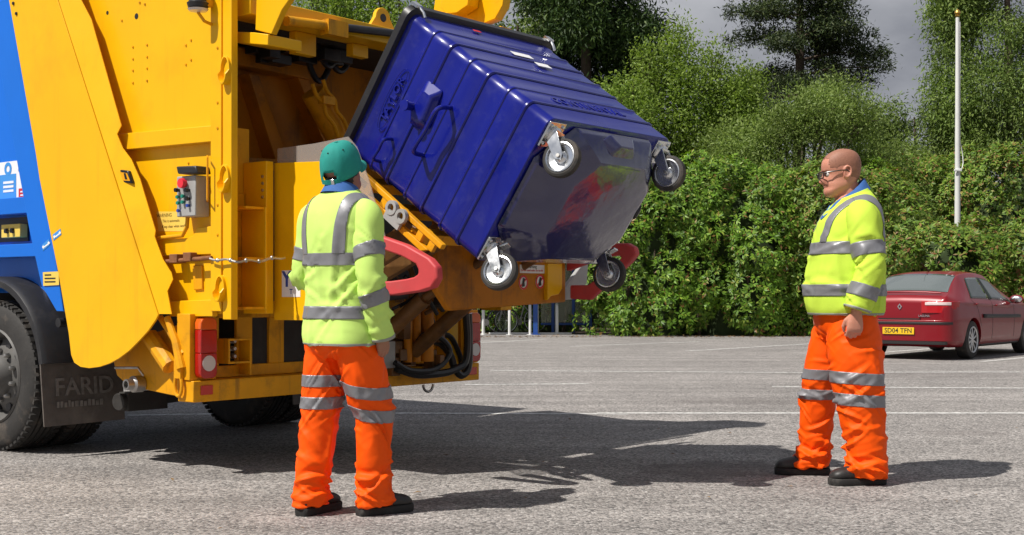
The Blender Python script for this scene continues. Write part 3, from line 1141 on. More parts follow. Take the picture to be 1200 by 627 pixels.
# --- hopper interior
b = MB()
b.bb(2.30, 2.33, -.34, 1.6, .95, 2.9)
far = part(b, 'far_hopper_wall', 'hopper_worn_shaded')
b = MB()   # packer plate with frame ribs
P = lambda *p: rear(.42, *p)
b.rear(.42, .45, P((262, 60), (338, 80), (376, 172), (376, 205), (262, 205)))
pk = part(b, 'packer_plate', 'hopper_worn_shaded')
def rib(px, d=.10, name='packer_rib'):
    part(MB().rear(.42 - d, .419, P(*px)), name, 'hopper_worn_shaded', pk)
rib([(262, 58), (340, 78), (347, 96), (262, 78)], .14)
rib([(277, 88), (289, 91), (326, 196), (312, 200)], .12)
rib([(331, 84), (345, 90), (380, 172), (368, 176)], .12)
rib([(262, 186), (378, 192), (378, 206), (262, 206)], .16)
b = MB().rear(.46, .50, P((255, 20), (480, 60), (480, 330), (255, 330)))
part(b, 'hopper_back', 'hopper_worn_shaded', None, 0)
b = MB()
a0, a1 = rear(.12, (366, 108), (398, 166))
b.cyl((a0[0], .12, a0[1]), (a1[0], .12, a1[1]), .075)
a2 = rear(.12, (405, 182))[0]
b.cyl((a1[0], .12, a1[1]), (a2[0], .12, a2[1]), .045)
rm = part(b, 'packer_ram', 'yellow_worn', None, .004)
b = MB()
for off in (0, .09):
    q = [rear(.02, p)[0] for p in ((366, 98), (371, 112), (380, 122), (382, 134), (391, 146), (396, 160))]
    b.tube([Vector(w_) for w_ in cat_rom([(u + off, .02, z + off * .4) for u, z in q], 4)], .013, 8)
b.box((rear(.02, (383, 118))[0][0], .02, rear(.02, (383, 118))[0][1]), (.10, .05, .05))
part(b, 'ram_pipe', 'yellow_worn', rm, 0)
b = MB()
for k, (p, q, s) in enumerate((((370, 48), (400, 52), 28), ((378, 45), (418, 50), 36), ((355, 50), (392, 60), 40), ((300, 48), (362, 52), 9))):
    pts = []
    for i in range(13):
        t = i / 12
        x = p[0] + (q[0] - p[0]) * t
        y = p[1] + (q[1] - p[1]) * t + s * sin(pi * t)
        u, z = rear(.05 + .04 * k, (x, y))[0]
        pts.append((u, .05 + .04 * k, z))
    b.tube(pts, .02, 8)
part(b, 'hydraulic_hose', 'hose', None, 0)
# black valve clutter under the top beam
b = MB()
rr = random.Random(5)
for k in range(14):
    u, z = rear(.05, (rr.uniform(318, 400), rr.uniform(44, 70)))[0]
    b.box((u, .05 + rr.uniform(-.05, .15), z), (rr.uniform(.05, .16), rr.uniform(.05, .12), rr.uniform(.04, .10)))
part(b, 'valve_block', 'black_plastic', None, .004)

# --- top of the tailgate
b = MB()
b.bb(.05, 2.40, -.36, -.16, 2.60, 2.70)
top = part(b, 'top_beam', 'yellow_paint')
b = MB().bb(.05, 2.38, -.155, 1.7, 2.61, 2.66)
part(b, 'tailgate_roof', 'grime_and_shade', top)  # dark colour stands in for the shaded void under the roof
b = MB().side(.035, 2.37, [(1.75, 2.67), (1.75, 3.2), (1.3, 3.08), (.3, 2.70)])
part(b, 'tailgate_upper_box', 'yellow_paint', top)
def lug(px0, vv):
    u, z = rear(vv, px0)[0]
    b = MB()
    n = 12
    out = [(u - .14, z - .10), (u + .14, z - .10)] + [(u + .065 * cos(a), z + .065 * sin(a)) for a in [pi * k / 8 for k in range(9)]]
    b.rear(vv, vv + .03, out)
    L = part(b, 'lifting_lug', 'yellow_paint', top)
    part(MB().lathe((u, vv - .0015, z), (0, 1, 0), [(-.001, .026), (.033, .026)], 14), 'lug_eye', 'black_plastic', L, 0)
lug((449, 21), -.30)
b = MB()
q0, q1 = rear(-.37, (398, 33))[0], rear(-.37, (470, 34))[0]
b.cyl((q0[0], -.40, q0[1]), (q1[0] + .5, -.40, q1[1] + .0), .024)
part(b, 'hydraulic_pipe', 'black_plastic', top, 0)
b = MB()
q0, q1 = rear(-.37, (333, 25))[0], rear(-.37, (400, 34))[0]
b.cyl((q0[0], -.39, q0[1]), (q1[0], -.40, q1[1]), .03)
q2 = rear(-.4, (392, 34))[0]
b.box((q2[0], -.40, q2[1]), (.16, .07, .09))
part(b, 'pipe_union', 'yellow_worn', top, 0)
for px in ((344, 47, 368, 67), (411, 39, 429, 69)):
    (u0, z1), (u1, z0) = rear(-.2, (px[0], px[1]), (px[2], px[3]))
    part(MB().bb(u0, u1, -.22, -.16, z0, 2.598), 'hanger_bracket', 'yellow_paint', top)
# near side rave arm and box at the top left
b = MB().side(.06, .10, side(.06, (299, 35), (301, -20), (352, -20), (330, 12), (318, 40)))
part(b, 'tailgate_stay', 'yellow_paint', top)
b = MB().side(.052, .3, side(.052, (276, 37), (298, 38), (314, 40), (314, 53), (276, 50)))
part(b, 'stay_foot', 'yellow_paint', top)
# far side: upright with rounded top beyond the bin
b = MB().side(2.27, 2.35, side(2.27, (470, 45), (508, 14), (512, -20), (525, -75), (570, -75), (592, -20), (589, 6), (580, 22), (560, 30), (545, 60)))
part(b, 'far_rave', 'yellow_paint', top)
b = MB().side(2.15, 2.265, side(2.15, (516, 8), (520, -14), (550, -14), (548, 6), (535, 15), (522, 16)))
part(b, 'rave_bracket', 'yellow_paint', top)
b = MB().bb(2.28, 2.40, -.34, -.16, .93, 2.9)
part(b, 'far_corner_post', 'yellow_worn')

# --- bin lift
lift = MB()
lift.rear(-1.03, -.98, [(.86, 1.06), (.97, .945), (2.10, .99), (2.10, 1.50), (.86, 1.50)])
lf = part(lift, 'lift_cross_panel', 'hopper_worn_shaded', None, .01)
b = MB().rear(-1.06, -.975, rear(-1.06, (642, 309), (659, 309), (659, 338), (655, 345), (646, 347), (642, 352)))
part(b, 'panel_edge', 'yellow_paint', lf)
b = MB().rear(-1.0, -.97, rear(-1.0, (648, 345), (664, 335), (690, 300), (688, 330), (678, 350), (650, 353)))
part(b, 'end_bracket', 'grey_paint', lf)
# signs on the panel
vv = -1.0315
def sign_rect(px, m, name, v=vv, t=.002, parent=lf):
    (u0, z1), (u1, z0) = rear(v, (px[0], px[1]), (px[2], px[3]))
    return part(MB().bb(u0, u1, v - t, v, z0, z1), name, m, parent, 0)
s = sign_rect((609, 310, 638, 320.5), 'white_print', 'warning_sign')
u, z = rear(vv - .003, (623, 312.5))[0]
lettering('Warning', .03, frame((1, 0, 0), (0, 0, 1), (u, vv - .003, z)), 'black_print', s, .0005, 0, 'sign_lettering')
u, z = rear(vv - .003, (623.5, 317))[0]
lettering('Do not stand under the bin lift', .018, frame((1, 0, 0), (0, 0, 1), (u, vv - .003, z)), 'red_print', s, .0005, 0, 'sign_lettering')
for px in ((613, 331), (632.5, 330)):
    u, z = rear(vv, px)[0]
    b = MB().lathe((u, vv, z), (0, -1, 0), [(0, .045), (.002, .045), (.002, 0)], 24)
    d = part(b, 'prohibition_sign', 'white_print', lf, 0)
    disc_ring((u, vv - .0022, z), (0, -1, 0), .034, .045, 'red_print', d)
    part(MB().box((u, vv - .0035, z), (.07, .002, .009), Matrix.Rotation(radians(-40), 3, 'Y')), 'print', 'red_print', d, 0)
    part(MB().rear(vv - .005, vv - .0046, [(u - .018, z - .028), (u + .012, z - .024), (u + .008, z + .006), (u + .016, z + .022), (u - .004, z + .03), (u - .012, z + .004)]), 'print', 'black_print', d, 0)
# comb frame under the bin and swing arms
DN = Vector((0, -.818, -.576))
UPV = Vector((0, -.576, .818))
B0 = Vector((0, -.757, 1.854))
def binplane(t, s):
    """t along the bin's underside from rim to base, s away from it"""
    p = B0 + DN * t - UPV * s
    return (p.y, p.z)
for u in (.37, 1.74):
    part(MB().side(u, u + .035, [binplane(.08, .025), binplane(.93, .025), binplane(.93, .055), binplane(.08, .055)]), 'lift_rail', 'yellow_worn', lf)
    part(MB().side(u, u + .035, [binplane(.12, .105), binplane(.86, .105), binplane(.82, .14), binplane(.16, .14)]), 'lift_rail', 'yellow_worn', lf)
    for t in (.14, .28, .42, .58, .74, .84):
        part(MB().side(u + .004, u + .030, [binplane(t, .056), binplane(t + .045, .056), binplane(t + .045, .104), binplane(t, .104)]), 'lift_web', 'yellow_worn', lf, .002)
b = MB()
for t in (.18, .45, .70):
    y0, z0 = binplane(t, .12)
    b.box((1.07, y0, z0), (1.33, .07, .06), Matrix.Rotation(atan2(-.576, -.818) - pi, 3, 'X'))
part(b, 'lift_cross_bar', 'yellow_worn', lf)
b = MB()
for k in range(2):
    y0, z0 = binplane(.53 + k * .085, .055)
    n = 16
    b.lathe((.352, y0, z0), (1, 0, 0), [(-.012, .022), (-.012, .040), (.012, .040), (.012, .022)], n, closed=True)
y0, z0 = binplane(.57, .10)
b.box((.355, y0, z0), (.02, .13, .06), Matrix.Rotation(atan2(-.576, -.818) - pi, 3, 'X'))
part(b, 'trunnion_lock', 'grey_paint', lf, 0)
for u in (.55, .78, 1.45, 1.62):
    b = MB()
    y1, z1 = binplane(.62, .15)
    b.poly([(u, -.20, 1.06), (u, -.24, .94), (u, y1 - .06, z1 - .02), (u, y1 + .10, z1 + .07)],
           [(u + .05, -.20, 1.06), (u + .05, -.24, .94), (u + .05, y1 - .06, z1 - .02), (u + .05, y1 + .10, z1 + .07)])
    part(b, 'lift_arm', 'dark_steel', lf)
for u in (1.20, 1.66):
    b = MB()
    y1, z1 = binplane(.70, .16)
    b.cyl((u, -.10, .66), (u, -.62, 1.02), .05).cyl((u, -.62, 1.02), (u, y1, z1), .028)
    part(b, 'lift_ram', 'dark_steel', lf, 0)
# dark backing added for shaded gaps, plus a tangle of pipes and small castings
part(MB().bb(.32, 2.25, -.035, -.01, 1.0, 1.78), 'dark_backing', 'grime_and_shade', lf, 0)
rr = random.Random(21)
for k in range(16):
    v_ = rr.uniform(-.55, -.12)
    p0 = rear(v_, (rr.uniform(455, 545), rr.uniform(292, 330)))[0]
    p1 = rear(v_, (rr.uniform(462, 530), rr.uniform(335, 372)))[0]
    b = MB().tube([(p0[0], v_, p0[1]), (p0[0] * .6 + p1[0] * .4 + rr.uniform(-.05, .05), v_ - .05, (p0[1] + p1[1]) / 2), (p1[0], v_ + .03, p1[1])], rr.choice([.011, .014, .02]), 7)
    part(b, 'lift_pipe', rr.choice(['hose', 'dark_steel', 'hopper_worn_shaded', 'hose']), lf, 0)
for k in range(14):
    v_ = rr.uniform(-.5, -.1)
    p0 = rear(v_, (rr.uniform(458, 535), rr.uniform(296, 372)))[0]
    s_ = rr.uniform(.03, .07)
    b = MB().box((p0[0], v_, p0[1]), (s_, s_ * 1.3, s_ * rr.uniform(.6, 1.8)), Matrix.Rotation(rr.uniform(-.6, .6), 3, 'Y'))
    part(b, 'lift_casting', rr.choice(['grime_and_shade', 'hopper_worn_shaded', 'dark_steel']), lf, .006)
# clutter behind: valves, pipes, hoses low down
b = MB()
rr = random.Random(11)
for k in range(26):
    u, z = rear(-.1, (rr.uniform(462, 512), rr.uniform(372, 432)))[0]
    b.box((u, rr.uniform(-.12, .06), z), (rr.uniform(.03, .10), rr.uniform(.04, .1), rr.uniform(.03, .14)))
part(b, 'valve_bank', 'dark_steel', hw, .004)
b = MB()
for x in (478, 488, 500):
    u, z = rear(-.12, (x, 350))[0]
    b.cyl((u, -.12, z + .05), (u + .02, -.10, z - .42), .03 if x < 500 else .05)
part(b, 'upright_ram', 'hopper_worn_shaded', hw, 0)
b = MB()
u, z = rear(-.1, (450, 402))[0]
(u0, z1), (u1, z0) = rear(-.1, (446, 400), (461, 431))
b.bb(u0, u1, -.12, .04, z0, z1)
part(b, 'side_cabinet', 'grey_paint', hw, .006)
(u0, z1), (u1, z0) = rear(.02, (521, 366), (539, 432))
part(MB().bb(u0, u1 - .04, 0.0, .098, z0, .985), 'lamp_column', 'yellow_paint', hw)
HO = [[(463, 425), (480, 434), (505, 434), (520, 425), (527, 410), (515, 395), (498, 392), (490, 400)],
      [(465, 432), (490, 439), (520, 437), (535, 432), (545, 424), (548, 400), (546, 368)],
      [(500, 400), (515, 402), (527, 415), (533, 432), (541, 440), (549, 430), (550, 400), (549, 368)],
      [(470, 420), (492, 412), (505, 418), (512, 430), (500, 438)],
      [(462, 380), (475, 395), (490, 398), (505, 410)],
      [(505, 372), (512, 390), (528, 395), (540, 420), (543, 436)]]
for k, h in enumerate(HO):
    pts = [rear(-.1 + .03 * k - .06, p)[0] for p in h]
    pts = cat_rom([(u, -.16 + .03 * k, z) for u, z in pts], 5)
    b = MB().tube([Vector(p) for p in pts], .026 if k in (1, 2) else .02, 8)
    part(b, 'hydraulic_hose', 'hose', hw, 0)
u, z = rear(0, (498, 450))[0]
b = MB().tube([(u + .05 * cos(a), -.03, .425 + .05 * sin(a)) for a in [pi + pi * k / 10 for k in range(11)]], .009, 8)
part(b, 'towing_eye', 'steel', beam, 0)
b = MB()
u, z = rear(-.5, (510, 340))[0]
b.cyl((.7, -.55, 1.02), (1.1, -.55, 1.04), .03)
part(b, 'lift_stop', 'black_plastic', lf, 0)
# red safety arms, near and far
NEAR = ([(-1.05, 1.37), (-1.17, 1.345), (-1.33, 1.30), (-1.50, 1.225), (-1.55, 1.18), (-1.555, 1.12), (-1.52, 1.075), (-1.44, 1.055), (-1.25, 1.035), (-1.05, 1.035)],
        [(-1.05, 1.29), (-1.17, 1.275), (-1.30, 1.24), (-1.40, 1.20), (-1.42, 1.17), (-1.42, 1.145), (-1.39, 1.13), (-1.33, 1.12), (-1.22, 1.11), (-1.05, 1.11)])


def safety_arm(u, o, i):
    b = MB()
    n = len(o)
    w = .055
    vs, fs = [], []
    for (p, q) in zip(o, i):
        vs += [(u, *p), (u, *q), (u + w, *p), (u + w, *q)]
    for k in range(n - 1):
        a, c = 4 * k, 4 * k + 4
        fs += [(a, a + 1, c + 1, c), (a + 2, c + 2, c + 3, a + 3), (a, c, c + 2, a + 2), (a + 1, a + 3, c + 3, c + 1)]
    fs += [(0, 2, 3, 1), (4 * n - 4, 4 * n - 3, 4 * n - 1, 4 * n - 2)]
    b.add(vs, fs)
    part(b, 'safety_arm', 'red_arm', None, .012, seg=3)
safety_arm(.27, *NEAR)
safety_arm(2.10, [(-1.03, 1.26), (-1.11, 1.30), (-1.331, 1.364), (-1.505, 1.36), (-1.555, 1.335), (-1.568, 1.29), (-1.52, 1.24), (-1.36, 1.12), (-1.212, 1.005), (-1.06, 1.01)],
           [(-1.03, 1.19), (-1.13, 1.22), (-1.32, 1.275), (-1.43, 1.285), (-1.455, 1.278), (-1.45, 1.262), (-1.42, 1.24), (-1.30, 1.155), (-1.20, 1.10), (-1.06, 1.10)])
# ------------------------------------------------------------------ wheeled waste container on the lift
TM = Matrix.Translation((TL[0], TL[1], 0)) @ Matrix.Rotation(atan2(CU, SU), 4, 'Z')
bin_ = thing('waste_container', 'blue metal four-wheeled waste container tipped up on the truck lift', 'bin')
ANG = atan2(-.818, .576)
bin_.matrix_world = TM @ Matrix.Translation((1.036, -1.884, 1.566)) @ Matrix.Rotation(ANG, 4, 'X')
BH = 1.10      # height of shell, local z from base to rim; local -y face looks up to the sky


def rrect(hx, hy, r, z, n=6):
    p = []
    for cx, cy, a0 in ((hx - r, hy - r, 0), (-hx + r, hy - r, 90), (-hx + r, -hy + r, 180), (hx - r, -hy + r, 270)):
        for k in range(n + 1):
            a = radians(a0 + 90 * k / n)
            p.append((cx + r * cos(a), cy + r * sin(a), z))
    return p


def shell_size(z):
    """outside half width, half depth at height z: slight taper in pressed steps"""
    t = z / BH
    return 0.572 + 0.036 * t, 0.428 + 0.002 * t


rings = []
steps = [0.0, .16, .30, .46, .60, .76, .90, 1.03, BH]
for i in range(len(steps) - 1):
    z0, z1 = steps[i], steps[i + 1]
    hx, hy = shell_size(z0)
    off = 0.003 if i % 2 else -0.001
    rings.append(rrect(hx + off, hy + off, .05, z0 + .006))
    hx, hy = shell_size(z1)
    rings.append(rrect(hx + off, hy + off, .05, z1 - .006))
full = [rrect(shell_size(0)[0] - .02, shell_size(0)[1] - .02, .05, -.005)] + [rrect(*shell_size(0), .055, .0)] + rings
inner = [rrect(shell_size(BH)[0] - .02, shell_size(BH)[1] - .02, .05, BH - .01), rrect(shell_size(0)[0] - .03, shell_size(0)[1] - .03, .05, .03)]
b = MB()
b.rings(full + inner)
shell = b.build('shell', 'bin_blue', bin_, bevel=0.004, angle=50)
# swaged lines across the panels, proud of the shell
for z in (.16, .30, .46, .60, .76, .90):
    hx, hy = shell_size(z)
    b = MB().rings([rrect(hx + .002, hy + .002, .05, z - .012), rrect(hx + .008, hy + .008, .05, z - .005), rrect(hx + .008, hy + .008, .05, z + .005), rrect(hx + .002, hy + .002, .05, z + .012)], False)
    b.build('pressed_rib', 'bin_blue', shell)
# base edge band and raised pan
hx, hy = shell_size(0)
pan = [rrect(hx - .03, hy - .03, .05, -.004), ]
b = MB()
ch = .17
def octo(hx, hy, c, z):
    return [(hx, -hy + c, z), (hx, hy - c, z), (hx - c, hy, z), (-hx + c, hy, z), (-hx, hy - c, z), (-hx, -hy + c, z), (-hx + c, -hy, z), (hx - c, -hy, z)]
b.rings([octo(hx - .02, hy - .02, .20, -.006), octo(hx - .035, hy - .03, .21, -.045), octo(hx - .22, hy - .13, .14, -.165), octo(hx - .24, hy - .15, .13, -.170)])
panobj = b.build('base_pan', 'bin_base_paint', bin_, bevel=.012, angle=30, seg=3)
b = MB().rings([octo(.16, .09, .05, -.06), octo(.10, .06, .04, -.13)])
b.xf(Matrix.Translation((-.0, -hy + .10, .0)))
b.build('base_boss', 'bin_base_paint', panobj, bevel=.008)
b = MB().lathe((hx - .175, -.02, -.135), (.60, 0, -.80), [(-.02, .045), (.012, .045), (.014, .035), (.02, .02), (.02, 0)], 20)
b.build('drain_plug', 'black_plastic', panobj)
# corner pads and castors
CAST = []
for sx in (-1, 1):
    for sy in (-1, 1):
        cx, cy = sx * (hx - .075), sy * (hy - .085)
        b = MB().box((cx, cy, -.010), (.13, .14, .012))
        for ax in (-.045, .045):
            for ay in (-.05, .05):
                b.lathe((cx + ax, cy + ay, -.015), (0, 0, -1), [(0, .010), (.010, .010), (.012, 0)], 6)
        cast = b.build('castor', 'zinc', bin_, bevel=.002)
        # swivel ring and trailing fork; the trail hangs downhill towards +y
        b = MB().lathe((cx, cy, -.016), (0, 0, -1), [(0, .045), (.012, .048), (.022, .040), (.03, .030)], 24)
        b.build('swivel_ring', 'zinc', cast)
        tw = {(-1, -1): .28, (1, -1): .12, (-1, 1): .42, (1, 1): .22}[(sx, sy)]
        R = Matrix.Rotation(tw, 3, 'Z')
        wc = Vector((cx, cy, 0)) + R @ Vector((0, .062, -.142))
        ax = R @ Vector((1, 0, 0))
        b = MB()
        for s in (-1, 1):
            top0 = Vector((cx, cy, -.040)) + ax * s * .038
            pts = [top0 + R @ Vector((0, -.035, 0)), top0 + R @ Vector((0, .045, 0)), wc + ax * s * .038 + R @ Vector((0, .026, .01)), wc + ax * s * .038 + R @ Vector((0, .008, -.026)), wc + ax * s * .038 + R @ Vector((0, -.022, -.010))]
            b.poly([tuple(p) for p in pts], [tuple(p + ax * s * .005) for p in pts])
        b.box(Vector((cx, cy, -.043)) + R @ Vector((0, .005, 0)), (.08, .085, .006), R)
        b.build('castor_fork', 'zinc', cast, bevel=.0015)
        b = MB().lathe(wc, ax, [(-.022, .070), (-.024, .088), (-.018, .099), (0, .102), (.018, .099), (.024, .088), (.022, .070)], 40, closed=True)
        ty = b.build('castor_wheel', 'rubber', cast)
        for s in (-1, 1):
            MB().lathe(wc, ax * s, [(.008, .080), (.0262, .079), (.0275, .073), (.017, .066), (.013, .034), (.022, .028), (.030, .020), (.030, 0)], 32).build('wheel_disc', 'zinc', ty)
        b = MB().tube([wc - ax * .052, wc + ax * .052], .010, 8)
        b.build('axle_bolt', 'steel', ty)
        if sy > 0:
            b = MB().box(Vector((cx, cy, -.045)) + R @ Vector((0, -.055, -.02)), (.05, .05, .012), R @ Matrix.Rotation(.5, 3, 'X'))
            b.build('brake_pedal', 'zinc', cast, bevel=.003)
# rubber rim seal and hinged lid edge
hx, hy = shell_size(BH)
ro = [rrect(hx + .008, hy + .008, .06, BH - .012), rrect(hx + .034, hy + .034, .07, BH - .006), rrect(hx + .036, hy + .036, .07, BH + .034), rrect(hx + .01, hy + .01, .06, BH + .042), rrect(hx - .03, hy - .03, .05, BH + .03), rrect(hx - .03, hy - .03, .05, BH - .005)]
MB().rings(ro, False, True).build('rim_seal', 'black_plastic', bin_, bevel=0, angle=50)
for sx in (-1, 1):
    b = MB()
    x0 = sx * (hx - .02)
    b.tube([(x0, -hy - .03, BH + .035), (x0, -hy - .045, BH - .01), (x0 - sx * .01, -hy - .03, BH - .05), (x0 - sx * .01, -hy - .012, BH - .075)], .009, 8)
    b.box((x0, -hy - .045, BH + .01), (.045, .016, .05))
    b.build('lid_clip', 'zinc', bin_)
# handles on both ends: loop, small loop, trunnion pin in its pressed hollow
for sx in (-1, 1):
    X = sx * (shell_size(.6)[0] + .008)

    def loop(y0, y1, z0, z1, out, r, name):
        p = [(X - sx * .01, y0, z0), (X + sx * out, y0 + (y1 - y0) * .08, z0 + (z1 - z0) * .08), (X + sx * out, y0 + (y1 - y0) * .5, z0 + (z1 - z0) * .5), (X + sx * out, y0 + (y1 - y0) * .92, z0 + (z1 - z0) * .92), (X - sx * .01, y1, z1)]
        MB().tube([Vector(q) for q in cat_rom(p, 6)], r, 10).build(name, 'bin_blue', bin_)
    loop(-.15, .16, .575, .60, .085, .013, 'grab_handle')
    loop(.20, .35, .84, .85, .06, .010, 'small_handle')
    b = MB()
    cz, cy = .735, -.06
    n = 8
    base = [(X - sx * .006, cy + y, cz + z) for y, z in ((-.14, .07), (-.14, -.07), (.08, -.10), (.13, -.03), (.13, .05), (.06, .10))]
    topp = [(X + sx * .042, cy + .005 + y * .62, cz + z * .45 - .01) for y, z in ((-.14, .07), (-.14, -.07), (.08, -.10), (.13, -.03), (.13, .05), (.06, .10))]
    b.poly(base, topp)
    tr = b.build('trunnion_boss', 'bin_blue', bin_, bevel=.014, seg=4)
    MB().lathe((X + sx * .03, cy + .03, cz + .05), (sx, 0, 0), [(0, .024), (.055, .024), (.058, .030), (.07, .030), (.072, 0)], 18).build('trunnion_pin', 'bin_blue', tr)
    for q in (.20, .30, .40):
        pass
# lettering embossed in the panels
X = -(shell_size(.97)[0] + .006)
M = frame((0, -1, 0), (0, 0, 1), (X, .02, .955))
lettering('TAYLOR', .068, M, 'bin_blue', shell, .0035, .0005, 'embossed_lettering', 1.05)
ell = [(X - .003, .02 + .185 * cos(2 * pi * k / 40), .955 + .046 * sin(2 * pi * k / 40)) for k in range(40)]
MB().tube(ell, .0025, 6, closed=True).build('embossed_ring', 'bin_blue', shell)
Yf = -(shell_size(.2)[1] + .0065)
M = frame((1, 0, 0), (0, 0, 1), (.02, Yf + .002, .225))
lettering('CONTINENTAL', .085, M, 'bin_blue', shell, .0035, .0005, 'embossed_lettering', 1.15)
Yf = -(shell_size(.75)[1] + .008)
for (x, z, w, h, m) in ((.03, .80, .17, .045, 'white_print'), (.13, .71, .12, .045, 'white_print'), (-.14, 1.03, .06, .02, 'red_print')):
    MB().box((x, Yf - .003, z), (w, .002, h)).build('sticker', m, shell)
# ------------------------------------------------------------------ people
mat('hivis_yellow', (0.58, 0.82, 0.19), 0.8, spec=0.2, var=0.06, vscale=9, bump=0.10, bscale=260, dirt=(0.42, 0.55, 0.10), dirt_amt=0.25, dscale=5)
mat('hivis_lime', (0.57, 0.78, 0.075), 0.8, spec=0.2, var=0.06, vscale=9, bump=0.10, bscale=260, dirt=(0.50, 0.56, 0.06), dirt_amt=0.25, dscale=5)
mat('hivis_orange', (0.98, 0.098, 0.000), 0.6, spec=0.2, var=0.07, vscale=8, bump=0.08, bscale=220, dirt=(0.74, 0.06, 0.0), dirt_amt=0.3, dscale=5)
mat('reflective_tape', (0.235, 0.235, 0.25), 0.42, metal=0.25, var=0.08, vscale=30, bump=0.05, bscale=300)
mat('grey_hem', (0.30, 0.31, 0.27), 0.7)
mat('cap_green', (0.008, 0.255, 0.215), 0.8, var=0.10, vscale=20, bump=0.12, bscale=240)
mat('polo_blue', (0.035, 0.12, 0.36), 0.8, var=0.12, vscale=25, bump=0.15, bscale=240)
mat('shoe_leather', (0.022, 0.020, 0.019), 0.5, var=0.3, vscale=18, dirt=(0.10, 0.085, 0.07), dirt_amt=0.6, dscale=10, bump=0.15, bscale=60)
mat('shoe_sole', (0.016, 0.015, 0.014), 0.8, dirt=(0.10, 0.09, 0.08), dirt_amt=0.6, dscale=12)
mat('hair_dark', (0.012, 0.009, 0.008), 0.6, var=0.4, vscale=60, bump=0.4, bscale=140)
mat('hair_stubble', (0.31, 0.135, 0.085), 0.6, var=0.18, vscale=120, bump=0.15, bscale=400)
mat('skin_fair', (0.56, 0.245, 0.165), 0.5, var=0.10, vscale=16, dirt=(0.58, 0.17, 0.11), dirt_amt=0.5, dscale=14, bump=0.05, bscale=160)
mat('skin_tan', (0.36, 0.165, 0.10), 0.5, var=0.10, vscale=16, bump=0.05, bscale=160)
for k_ in ('skin_fair', 'skin_tan'):
    MATS[k_].node_tree.nodes['Principled BSDF'].inputs['Subsurface Weight'].default_value = 0.12
    MATS[k_].node_tree.nodes['Principled BSDF'].inputs['Subsurface Radius'].default_value = (0.012, 0.005, 0.003)
mat('eye_white', (0.7, 0.68, 0.65), 0.2)
mat('eye_dark', (0.02, 0.015, 0.012), 0.15)
mat('glasses_frame', (0.03, 0.022, 0.022), 0.3)
glass_mat('spectacle_glass', (0.16, 0.14, 0.14), 0.25, 0.05)


def superell(a, b, n, e):
    out = []
    for k in range(n):
        t = 2 * pi * k / n
        c, s = cos(t), sin(t)
        out.append((math.copysign(abs(c) ** (2 / e), c) * a, math.copysign(abs(s) ** (2 / e), s) * b))
    return out


def loft_h(rows, n=96, spans=10, e=2.35):
    """horizontal rings: rows of (z, cx, cy, a, b)"""
    rings = []
    for z, cx, cy, a, b in cat_rom(rows, spans):
        rings.append([Vector((cx + x, cy + y, z)) for x, y in superell(max(a, .004), max(b, .004), n, e)])
    return rings


def loft_path(rows, n=40, spans=10, side_v=(1, 0, 0), e=2.0):
    """rings across a path: rows of (x, y, z, ra, rb); ra lies towards side_v"""
    rs = cat_rom(rows, spans)
    rings = []
    for i, r in enumerate(rs):
        p = Vector(r[:3])
        t = Vector(rs[min(i + 1, len(rs) - 1)][:3]) - Vector(rs[max(i - 1, 0)][:3])
        t.normalize()
        e1 = Vector(side_v)
        e1 = (e1 - t * e1.dot(t)).normalized()
        e2 = t.cross(e1)
        rings.append([p + e1 * x + e2 * y for x, y in superell(max(r[3], .002), max(r[4], .002), n, e)])
    return rings


def nz3(p, sx, sy, sz, seed=0.0):
    return noise.noise(Vector((p.x * sx + seed, p.y * sy - seed * 1.7, p.z * sz + seed * .6)))


def ridge(p, sx, sy, sz, seed=0.0):
    return (1 - abs(nz3(p, sx, sy, sz, seed)) * 2.2)


def sharp(p, sx, sy, sz, seed=0.0):
    """narrow creases"""
    return max(0.0, 1 - abs(nz3(p, sx, sy, sz, seed)) * 2.4) ** 1.6


def fold_strokes(seed, specs):
    """cloth creases as strokes in (s, angle): specs of (count, s mean, s spread, slope mean, slope spread, half arc, width, height)"""
    rng = np.random.default_rng(int(seed * 1000) % 100000)
    out = []
    for n, sm, ss, lm, ls, arc, w, a in specs:
        for _ in range(n):
            out.append((rng.normal(sm, ss), rng.uniform(-pi, pi), rng.normal(lm, ls) * rng.choice([-1, 1]), arc * rng.uniform(.55, 1.4), w * rng.uniform(.7, 1.35), a * rng.uniform(.5, 1.25)))
    return out


def eval_strokes(strokes, s, th, r=.09):
    d = np.zeros_like(s)
    for s0, t0, sl, arc, w, a in strokes:
        dt = (th - t0 + pi) % (2 * pi) - pi
        x = (s - s0 - sl * dt * r - .25 * r * dt * dt * np.sign(sl)) / w
        tap = np.clip(1 - (dt / arc) ** 2, 0, 1) ** 1.2
        d += a * tap * (np.exp(-np.abs(x) ** 1.5 * 1.3) - .55 * np.exp(-((x - 1.9) / 1.1) ** 2) - .12 * np.exp(-(x / 4) ** 2))
    return d


def displace_np(me, d):
    n = len(me.vertices)
    co = np.empty(n * 3, np.float32)
    no = np.empty(n * 3, np.float32)
    me.vertices.foreach_get('co', co)
    me.vertices.foreach_get('normal', no)
    co = co.reshape(-1, 3) + no.reshape(-1, 3) * d[:, None]
    me.vertices.foreach_set('co', co.reshape(-1).astype(np.float32))
    me.update()


def coords(me):
    co = np.empty(len(me.vertices) * 3, np.float32)
    me.vertices.foreach_get('co', co)
    return co.reshape(-1, 3).astype(float)


def displace(me, fn):
    """push every vertex along its normal by fn(position)"""
    nv = len(me.vertices)
    no = [v.normal.copy() for v in me.vertices]
    for v, n in zip(me.vertices, no):
        v.co += n * fn(v.co)
    me.update()


